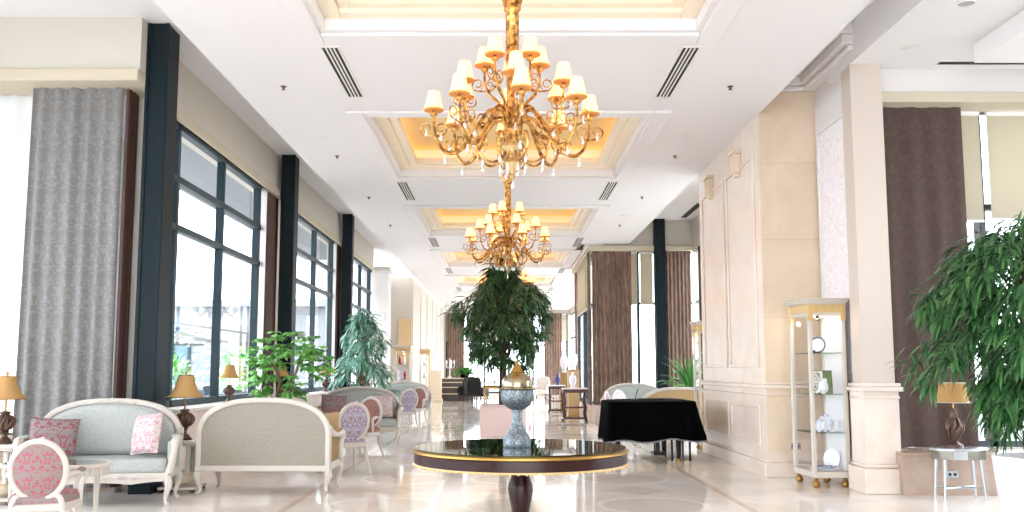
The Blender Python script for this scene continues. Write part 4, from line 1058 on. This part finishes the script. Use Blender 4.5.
weeping_tree('potted_tree', 'bluish green drooping tree in front of the third dark column and white pier, left', (-3.14, 20.2, 0), pot_round(.24, .3, .5, M['pot']),
    [(.85, .55), (1.2, .62), (1.5, .6), (1.9, .4), (2.2, .25), (2.6, .06)], 50, 30, .3, .045, M['leaf_blue'], M['bark'], 5, 2.3, .45, stems=3, droop=.65)
def money_tree():
    rnd = random.Random(9)
    t = thing('potted_money_tree', 'bright green leafy money tree with bare twin trunks behind the back-turned loveseat', 'potted tree', (-3.36, 14.0, 0)); pot_round(.22, .27, .42, M['pot'])(t)
    tr = MB(); fo = MB()
    stems = [[(-.08, 0, .36), (-.12, .02, .8), (-.1, 0, 1.2), (-.22, 0, 1.45)], [(.06, 0, .36), (.05, .02, .8), (.12, 0, 1.15), (.22, 0, 1.45)], [(0, .08, .36), (.0, .1, .9), (.06, .05, 1.25)]]
    for P in stems: S = spline(P, 6); tr.tube(S, lerpl([.03, .022, .016], len(S)), 8)
    cl = [((-.4, 0, 1.5), .32, 26), ((-.15, -.05, 1.65), .28, 20), ((.2, 0, 1.7), .3, 27), ((.5, 0, 1.4), .22, 22), ((.42, 0, 1.6), .25, 17), ((-.05, .1, 1.3), .25, 10), ((-.33, 0, 1.08), .16, 12), ((.14, 0, .98), .22, 22), ((.02, .1, .85), .2, 12), ((-.46, .0, 1.35), .16, 10), ((-.4, -.05, .93), .1, 6)]
    for c, r, n in cl:
        c = Vector(c); k = min(stems, key=lambda P: (Vector(P[-1])-c).length); tr.tube(spline([k[-2], k[-1], c], 4), lerpl([.012, .005], 9), 6)
        for i in range(n):
            v = Vector((rnd.gauss(0, 1), rnd.gauss(0, 1), rnd.gauss(0, .9))); v = v.normalized()*r*rnd.uniform(.5, 1)
            p = c+v; ax = v.normalized(); a0 = rnd.random()*6.28
            for j in range(6):
                a = a0+j*2*pi/6; d = Vector((cos(a), sin(a), -.15))+ax*.5
                leaf(fo, p, d, .14*rnd.uniform(.75, 1.2), .065, .5, rnd)
    obj('trunk', tr, M['bark'], t); obj('foliage', fo, M['leaf_bright'], t, smooth=0, recalc=False)
money_tree()
def spiky(loc, label, n, h, seed, pr=.2, ph=.45, name='potted_palm'):
    rnd = random.Random(seed); t = thing(name, label, 'potted plant', loc); pot_round(pr*.85, pr, ph, M['pot'])(t)
    fo = MB()
    for i in range(n):
        a = rnd.random()*6.28; el = rnd.uniform(.3, 1.35); p = Vector((.04*cos(a), .04*sin(a), ph-.05+rnd.random()*.35*h))
        leaf(fo, p, Vector((cos(a)*cos(el), sin(a)*cos(el), sin(el))), h*rnd.uniform(.6, 1), .05, .35, rnd)
    tr = MB().tube([(0, 0, ph-.08), (0, 0, ph+.35*h)], [.03, .02], 8); obj('trunk', tr, M['bark'], t); obj('foliage', fo, M['leaf_spiky'], t, smooth=0, recalc=False)
spiky((4.25, 20.6, 0), 'bright green spiky plant left of the glass cabinet behind the piano', 90, .95, 2, .25, .8)

# ------------------------------------------------------------------ far furniture
def etagere(loc, label, w=.62, d=.45, h=.86):
    t = thing('console_table', label, 'table', loc, 0, 'dark red wooden console tables'); a, b = w/2, d/2
    obj('marble_top', B(-a-.02, -b-.02, h-.03, a+.02, b+.02, h), M['white'], t, bevel=.005)
    obj('apron', boxes((-a, -b, h-.12, a, b, h-.03)), M['darkwood'], t, bevel=.005)
    for sx in (-1, 1):
        for sy in (-1, 1): 
            x, y = sx*(a-.03), sy*(b-.03)
            obj('leg', MB().tube(spline([(x, y, h-.1), (x-sx*.03, y, h*.6), (x, y, h*.42), (x-sx*.02, y, .2), (x+sx*.02, y, 0)], 4), .026, 8), M['darkwood'], t)
    obj('middle_shelf', B(-a+.02, -b+.02, h*.4, a-.02, b-.02, h*.4+.035), M['darkwood'], t)
    obj('lower_shelf', B(-a, -b, .06, a, b, .11), M['darkwood'], t, bevel=.005)
    return t
etagere((1.86, 23.6, 0), 'nearer dark red console table with white vase on it, right of the urn')
etagere((1.68, 28.6, 0), 'farther dark red console table behind the nearer one', .5, .6)
VASE = [(.001, 0), (.06, 0), (.065, .02), (.05, .05), (.09, .14), (.1, .24), (.08, .32), (.04, .36), (.035, .4), (.055, .44)]
def vase(loc, mat, label, s=1.0, sz=1.0, group=None):
    o = obj('vase', MB().lathe([(r*s, z*s*sz) for r, z in VASE], n=24), mat, loc=loc); return tag(o, label, 'vase', group)
vase((1.80, 23.45, .86), M['porc'], 'plump white vase standing on the nearer dark red console table', .95)
def pedestal_box(loc, label, w, d, h, mat):
    t = thing('display_plinth', label, 'plinth', loc, 0, 'golden display plinths'); obj('body', B(-w/2, -d/2, .03, w/2, d/2, h-.03), mat, t, bevel=.006)
    obj('cap', B(-w/2-.02, -d/2-.02, h-.03, w/2+.02, d/2+.02, h), M['brass'], t, bevel=.005); obj('base', B(-w/2-.02, -d/2-.02, 0, w/2+.02, d/2+.02, .03), M['brass'], t, bevel=.005); return t
GW = Mat('golden_wood', '#a9885c', .35)
pedestal_box((2.05, 26.4, 0), 'golden wooden plinth behind the nearer console, carrying the taller white vase', .32, .32, 1.33, GW)
pedestal_box((1.98, 29.4, 0), 'slimmer golden wooden plinth left of the other, carrying a white vase', .3, .3, 1.24, GW)
vase((2.05, 26.4, 1.33), M['porc'], 'tall white vase on the golden plinth, right of the other tall vase', 1.2, 1.15, 'tall white vases on plinths')
vase((1.98, 29.4, 1.24), M['porc'], 'tall white vase on the slimmer golden plinth, left of the other', 1.25, 1.3, 'tall white vases on plinths')
vase((1.72, 28.5, .86), M['blue'], 'dark blue vase on the farther console table', .8)
# reception counter and neighbours
t = thing('reception_counter', 'dark banded reception counter with pale top at the far left end', 'counter', (-2.05, 40, 0))
obj('body', boxes((-.72, -.35, 0, .72, .35, .95)), Mat('counter_dark', '#4a3c36', .3), t, bevel=.01)
obj('counter_top', boxes((-.76, -.42, .95, .76, .4, 1.0)), M['stone'], t, bevel=.01)
for z in (.28, .56, .78): obj('pale_band', B(-.73, -.37, z, .73, -.35, z+.05), M['stone'], t)
o = tag(obj('stone_pier', boxes((-.22, -.25, 0, .22, .25, 1.25), (-.26, -.29, 1.25, .26, .29, 1.31), (-.26, -.29, 0, .26, .29, .12)), M['stone'], loc=(-2.83, 38.5, 0), bevel=.01), 'beige stone pier left of the dark reception counter', 'pier')
def candelabrum(loc, label, s=1.0):
    t = thing('candelabrum', label, 'candelabrum', loc, 0, 'silver candelabra by the reception counter'); t.scale = (s,)*3
    obj('stem', MB().lathe([(.001, 0), (.12, 0), (.1, .04), (.03, .08), (.04, .3), (.025, .5), (.04, .55), (.02, .9)], n=16), M['porc'], t)
    for i in range(5):
        a = 2*pi*i/5; obj('arm', MB().tube(spline([polar(.02, .5, a), polar(.14, .45, a), polar(.2, .55, a), polar(.2, .65, a)], 4), .014, 6), M['porc'], t)
        obj('cup', MB().lathe([(.02, 0), (.05, .04), (.035, .05), (.03, .16), (.001, .17)], polar(.2, .65, a), 10), M['porc'], t)
    return t
candelabrum((-2.83, 38.5, 1.31), 'white candelabrum standing on the beige stone pier, far left', .9)
candelabrum((-2.35, 40, 1.0), 'white candelabrum on the left end of the reception counter', .95)
def fern(loc, label):
    rnd = random.Random(4); t = thing('potted_fern', label, 'potted plant', loc)
    obj('pot', MB().lathe([(.001, 0), (.16, 0), (.24, .16), (.25, .18), (.22, .18), (.21, .15), (.001, .15)], n=24), M['black'], t)
    fo = MB()
    for i in range(220):
        a = rnd.random()*6.28; el = rnd.uniform(.15, 1.3); leaf(fo, Vector((.12*cos(a), .12*sin(a), .15)), Vector((cos(a)*cos(el), sin(a)*cos(el), sin(el))), rnd.uniform(.3, .55), .07, .5, rnd)
    obj('foliage', fo, M['leaf_spiky'], t, smooth=0, recalc=False)
fern((-1.7, 39.9, 1.0), 'round green fern in dark pot on the reception counter')
def wing_chair(loc, rz, mat, label, group, h=1.05):
    t = thing('wing_chair', label, 'chair', loc, rz, group)
    obj('seat', B(-.3, -.32, .25, .3, .2, .46), mat, t, bevel=.04, seg=3)
    obj('backrest', MB().extr([(-.32, .2, .3), (-.34, .2, .8), (-.27, .2, h-.05), (-.12, .2, h), (.12, .2, h), (.27, .2, h-.05), (.34, .2, .8), (.32, .2, .3)], (0, .12, 0)), mat, t, bevel=.03, seg=3)
    for s in (-1, 1):
        obj('arm', B(min(s*.3, s*.38), -.3, .25, max(s*.3, s*.38), .22, .64), mat, t, bevel=.03, seg=3)
        for y in (-.26, .24): obj('leg', MB().tube([(s*.3, y, 0), (s*.3, y, .26)], [.018, .028], 8), M['darkwood'], t)
wing_chair((-1.05, 37.5, 0), R(150), M['black'], 'black upholstered armchair nearer to the bamboo, right of the reception counter', 'black armchairs by the counter')
wing_chair((-1.5, 39.2, 0), R(200), M['black'], 'black upholstered armchair touching the reception counter end', 'black armchairs by the counter')
wing_chair((1.05, 40, 0), R(20), M['sofawhite'], 'pale armchair in the distance, left of the farther console table', 'pale distant armchairs')
wing_chair((1.75, 41.5, 0), R(-20), M['sofawhite'], 'pale armchair in the distance, just right of the other pale one', 'pale distant armchairs')
t = thing('gold_console', 'dark-topped console on gilt legs beyond the pink planter', 'table', (-.25, 34, 0))
obj('table_top', B(-.52, -.25, .72, .52, .25, .76), M['black'], t, bevel=.008); obj('apron', B(-.48, -.22, .64, .48, .22, .72), M['gold'], t)
for sx in (-1, 1):
    for sy in (-1, 1): obj('leg', MB().tube(spline([(sx*.42, sy*.18, .66), (sx*.46, sy*.2, .45), (sx*.36, sy*.16, .2), (sx*.44, sy*.2, 0)], 4), .03, 8), M['gold'], t)
for x, mt, l, s in ((-.55, M['porc'], 'small pale vase at left on the gilt console', .55), (-.3, M['porcblue'], 'small patterned vase in the middle of the gilt console', .6), (.1, M['brass'], 'brassy vase at right on the gilt console', .6)):
    vase((x, 34, .76), mt, l, s, 1.0)
t = thing('gold_console', 'small gilt side table with red glass vase, right of the urn lid', 'table', (1.02, 34.5, 0))
obj('table_top', B(-.25, -.2, .66, .25, .2, .7), M['white'], t, bevel=.006)
for sx in (-1, 1):
    for sy in (-1, 1): obj('leg', MB().tube([(sx*.2, sy*.15, 0), (sx*.22, sy*.17, .67)], [.014, .022], 8), M['sofawhite'], t)
vase((1.02, 34.5, .70), M['red'], 'bright red glass vase seen just right of the urn lid', .95)
vase((-3.08, 28.0-.8, 0), M['dam_white'], 'tall red and white floor vase beside the white pier, far left', 1.6, 1.9)
# wall speaker, outlets
t = thing('wall_speaker', 'small pale loudspeaker bracketed high beside the third window, left', 'speaker', (-3.78, 27.4, 2.95))
obj('case', B(-.16, -.16, -.11, .16, .16, .11), M['porc'], t, bevel=.03, seg=3); obj('bracket', boxes((-.27, -.03, -.06, -.12, .03, 0)), M['black'], t)
def outlet(loc, label, axis='y'):
    t = thing('wall_outlet', label, 'outlet', loc, 0, 'wall outlets')
    obj('plate', B(-.06, -.008, -.04, .06, 0, .04), M['chrome'], t, bevel=.003)
    for s in (-1, 1): obj('socket', MB().extr([(s*.028+.017*cos(2*pi*i/16), -.011, .017*sin(2*pi*i/16)) for i in range(16)], (0, .004, 0)), M['vent'], t)
outlet((4.72, 9.62, .22), 'double outlet on low marble ledge behind the silver table')
outlet((3.6, 11.22, .38), 'small outlet low on the beige marble return left of the near cabinet')

# ------------------------------------------------------------------ outside
struct('ground', B(-40, -10, -.3, -8.0, 80, -.05), M['pave']); struct('ground', B(-8, 10.4, -.3, -4.4, 80, -.05), M['pave'])
struct('ground', B(8.2, -10, -.3, 40, 80, -.05), M['pave']); struct('ground', B(-8, 50, -.3, 8.2, 80, -.05), M['pave'])
t = thing('courtyard_building', 'pale rendered building across the courtyard seen through the left windows', 'building', (0, 0, 0))
m = boxes((-32, 44, -.05, -8.5, 46, 4.4), (-33, 43.4, 4.4, -8.2, 46.5, 4.75)); obj('wall', m, M['ext'], t, bevel=.02)
for i, x in enumerate((-30, -26.5, -23, -19.5, -16, -12.5)):
    f = obj('window', boxes((x-.7, 43.9, .8, x+.7, 44, 3.3)), M['exttan'] if i % 2 else M['extglass'], t)
    obj('window_frame', boxes((x-.8, 43.86, .7, x-.68, 43.98, 3.4), (x+.68, 43.86, .7, x+.8, 43.98, 3.4), (x-.8, 43.86, 3.3, x+.8, 43.98, 3.42), (x-.05, 43.86, .8, x+.05, 43.98, 3.3)), M['frame'], f)
def parasol(loc, label, r=1.7, h=2.75):
    t = thing('parasol', label, 'umbrella', loc, 0, 'white terrace parasols'); V, F = [], []
    n = 8; m = MB(); cone = lambda o: [(r*cos(2*pi*i/n), r*sin(2*pi*i/n), h-.55+o) for i in range(n)]
    A = cone(0); m.add([(0, 0, h)] + A + [(0, 0, h-.02)] + cone(-.02), [(0, i+1, (i+1) % n+1) for i in range(n)] + [(n+1, n+2+(i+1) % n, n+2+i) for i in range(n)] + [(i+1, n+2+i, n+2+(i+1) % n, (i+1) % n+1) for i in range(n)])
    obj('canopy', m, M['parasol'], t, smooth=0, recalc=False)
    obj('pole', MB().tube([(0, 0, .05), (0, 0, h+.05)], .03, 8), M['ventw'], t); obj('base', MB().lathe([(.001, -.05), (.35, -.05), (.35, .02), (.05, .06)], n=20), M['stone'], t)
parasol((-7.4, 23.0, 0), 'nearer white parasol on the terrace, seen through the first left window', 1.75, 2.55)
parasol((-8.0, 28.5, 0), 'farther and higher white parasol on the terrace through the first left window', 1.8, 3.0)
t = thing('terrace_railing', 'pale metal railing along the terrace outside the left windows', 'railing', (-8.6, 0, -.05))
m = MB()
for z in (.95, .5, .1): m.tube([(0, 12, z), (0, 43, z)], .025, 6)
obj('rail', m, M['ventw'], t)
for i in range(32): obj('baluster', MB().tube([(0, 12+i, 0), (0, 12+i, .97)], .022, 6), M['ventw'], t)
def patio_chair(loc, rz, label):
    t = thing('patio_chair', label, 'chair', loc, rz, 'dark patio chairs')
    obj('seat', B(-.24, -.24, .4, .24, .24, .45), M['rattan'], t, bevel=.01)
    obj('backrest', B(-.24, .2, .45, .24, .24, .9), M['rattan'], t, bevel=.015)
    for x in (-.21, .21):
        for y in (-.21, .21): obj('leg', MB().tube([(x, y, -.05), (x, y, .41)], .018, 6), M['rattan'], t)
        obj('arm', boxes((x-.02, -.22, .62, x+.02, .22, .66), (x-.02, -.22, .44, x+.02, -.18, .62)), M['rattan'], t)
def patio_table(loc, label):
    t = thing('patio_table', label, 'table', loc, 0, 'round patio tables')
    obj('table_top', MB().lathe([(.001, .7), (.42, .7), (.42, .73), (.001, .73)], n=28), M['rattan'], t)
    obj('pedestal', MB().lathe([(.25, -.05), (.25, -.02), (.04, 0), (.04, .7)], n=16), M['rattan'], t)
patio_table((-6.4, 18.6, 0), 'round patio table outside the first left window, nearer one'); patio_table((-7.3, 25.4, 0), 'round patio table outside under the parasols, farther one')
for x, y, a, l in ((-6.9, 18.0, 40, 'patio chair left of the nearer patio table'), (-5.8, 19.0, -100, 'patio chair right of the nearer patio table'), (-6.5, 19.5, 170, 'patio chair behind the nearer patio table'), (-7.9, 24.9, 60, 'patio chair left of the farther patio table'), (-6.7, 25.9, -110, 'patio chair right of the farther patio table')):
    patio_chair((x, y, 0), R(a), 'dark woven '+l)
def shrub(loc, label, r, h, seed):
    rnd = random.Random(seed); t = thing('shrub', label, 'shrub', loc, 0, 'courtyard shrubs'); fo = MB(); tr = MB()
    tr.tube([(0, 0, -.05), (0, 0, h*.7)], [.05, .02], 7)
    for i in range(700):
        v = Vector((rnd.gauss(0, 1), rnd.gauss(0, 1), rnd.gauss(0, 1))).normalized()*rnd.uniform(.5, 1)
        p = Vector((v.x*r, v.y*r, h*.6+v.z*h*.42)); leaf(fo, p, v+Vector((0, 0, .3)), .16, .08, .4, rnd)
    obj('trunk', tr, M['bark'], t); obj('foliage', fo, M['leaf_bright'], t, smooth=0, recalc=False)
shrub((-9.6, 26, 0), 'round green shrub beyond the terrace railing, left window', .7, 1.7, 1)
shrub((-9.9, 34, 0), 'taller green shrub near the pale courtyard building', .9, 2.2, 2)
shrub((1.6, 55, 0), 'green shrub outside the end wall window, right of the bamboo', 1.3, 3.0, 3)
shrub((-1.6, 56, 0), 'green shrub outside the end wall window, left of the bamboo', 1.2, 2.4, 4)
shrub((7.2, 15.0, 0), 'leafy shrub outside the right window behind the drooping tree', 1.0, 4.0, 5)
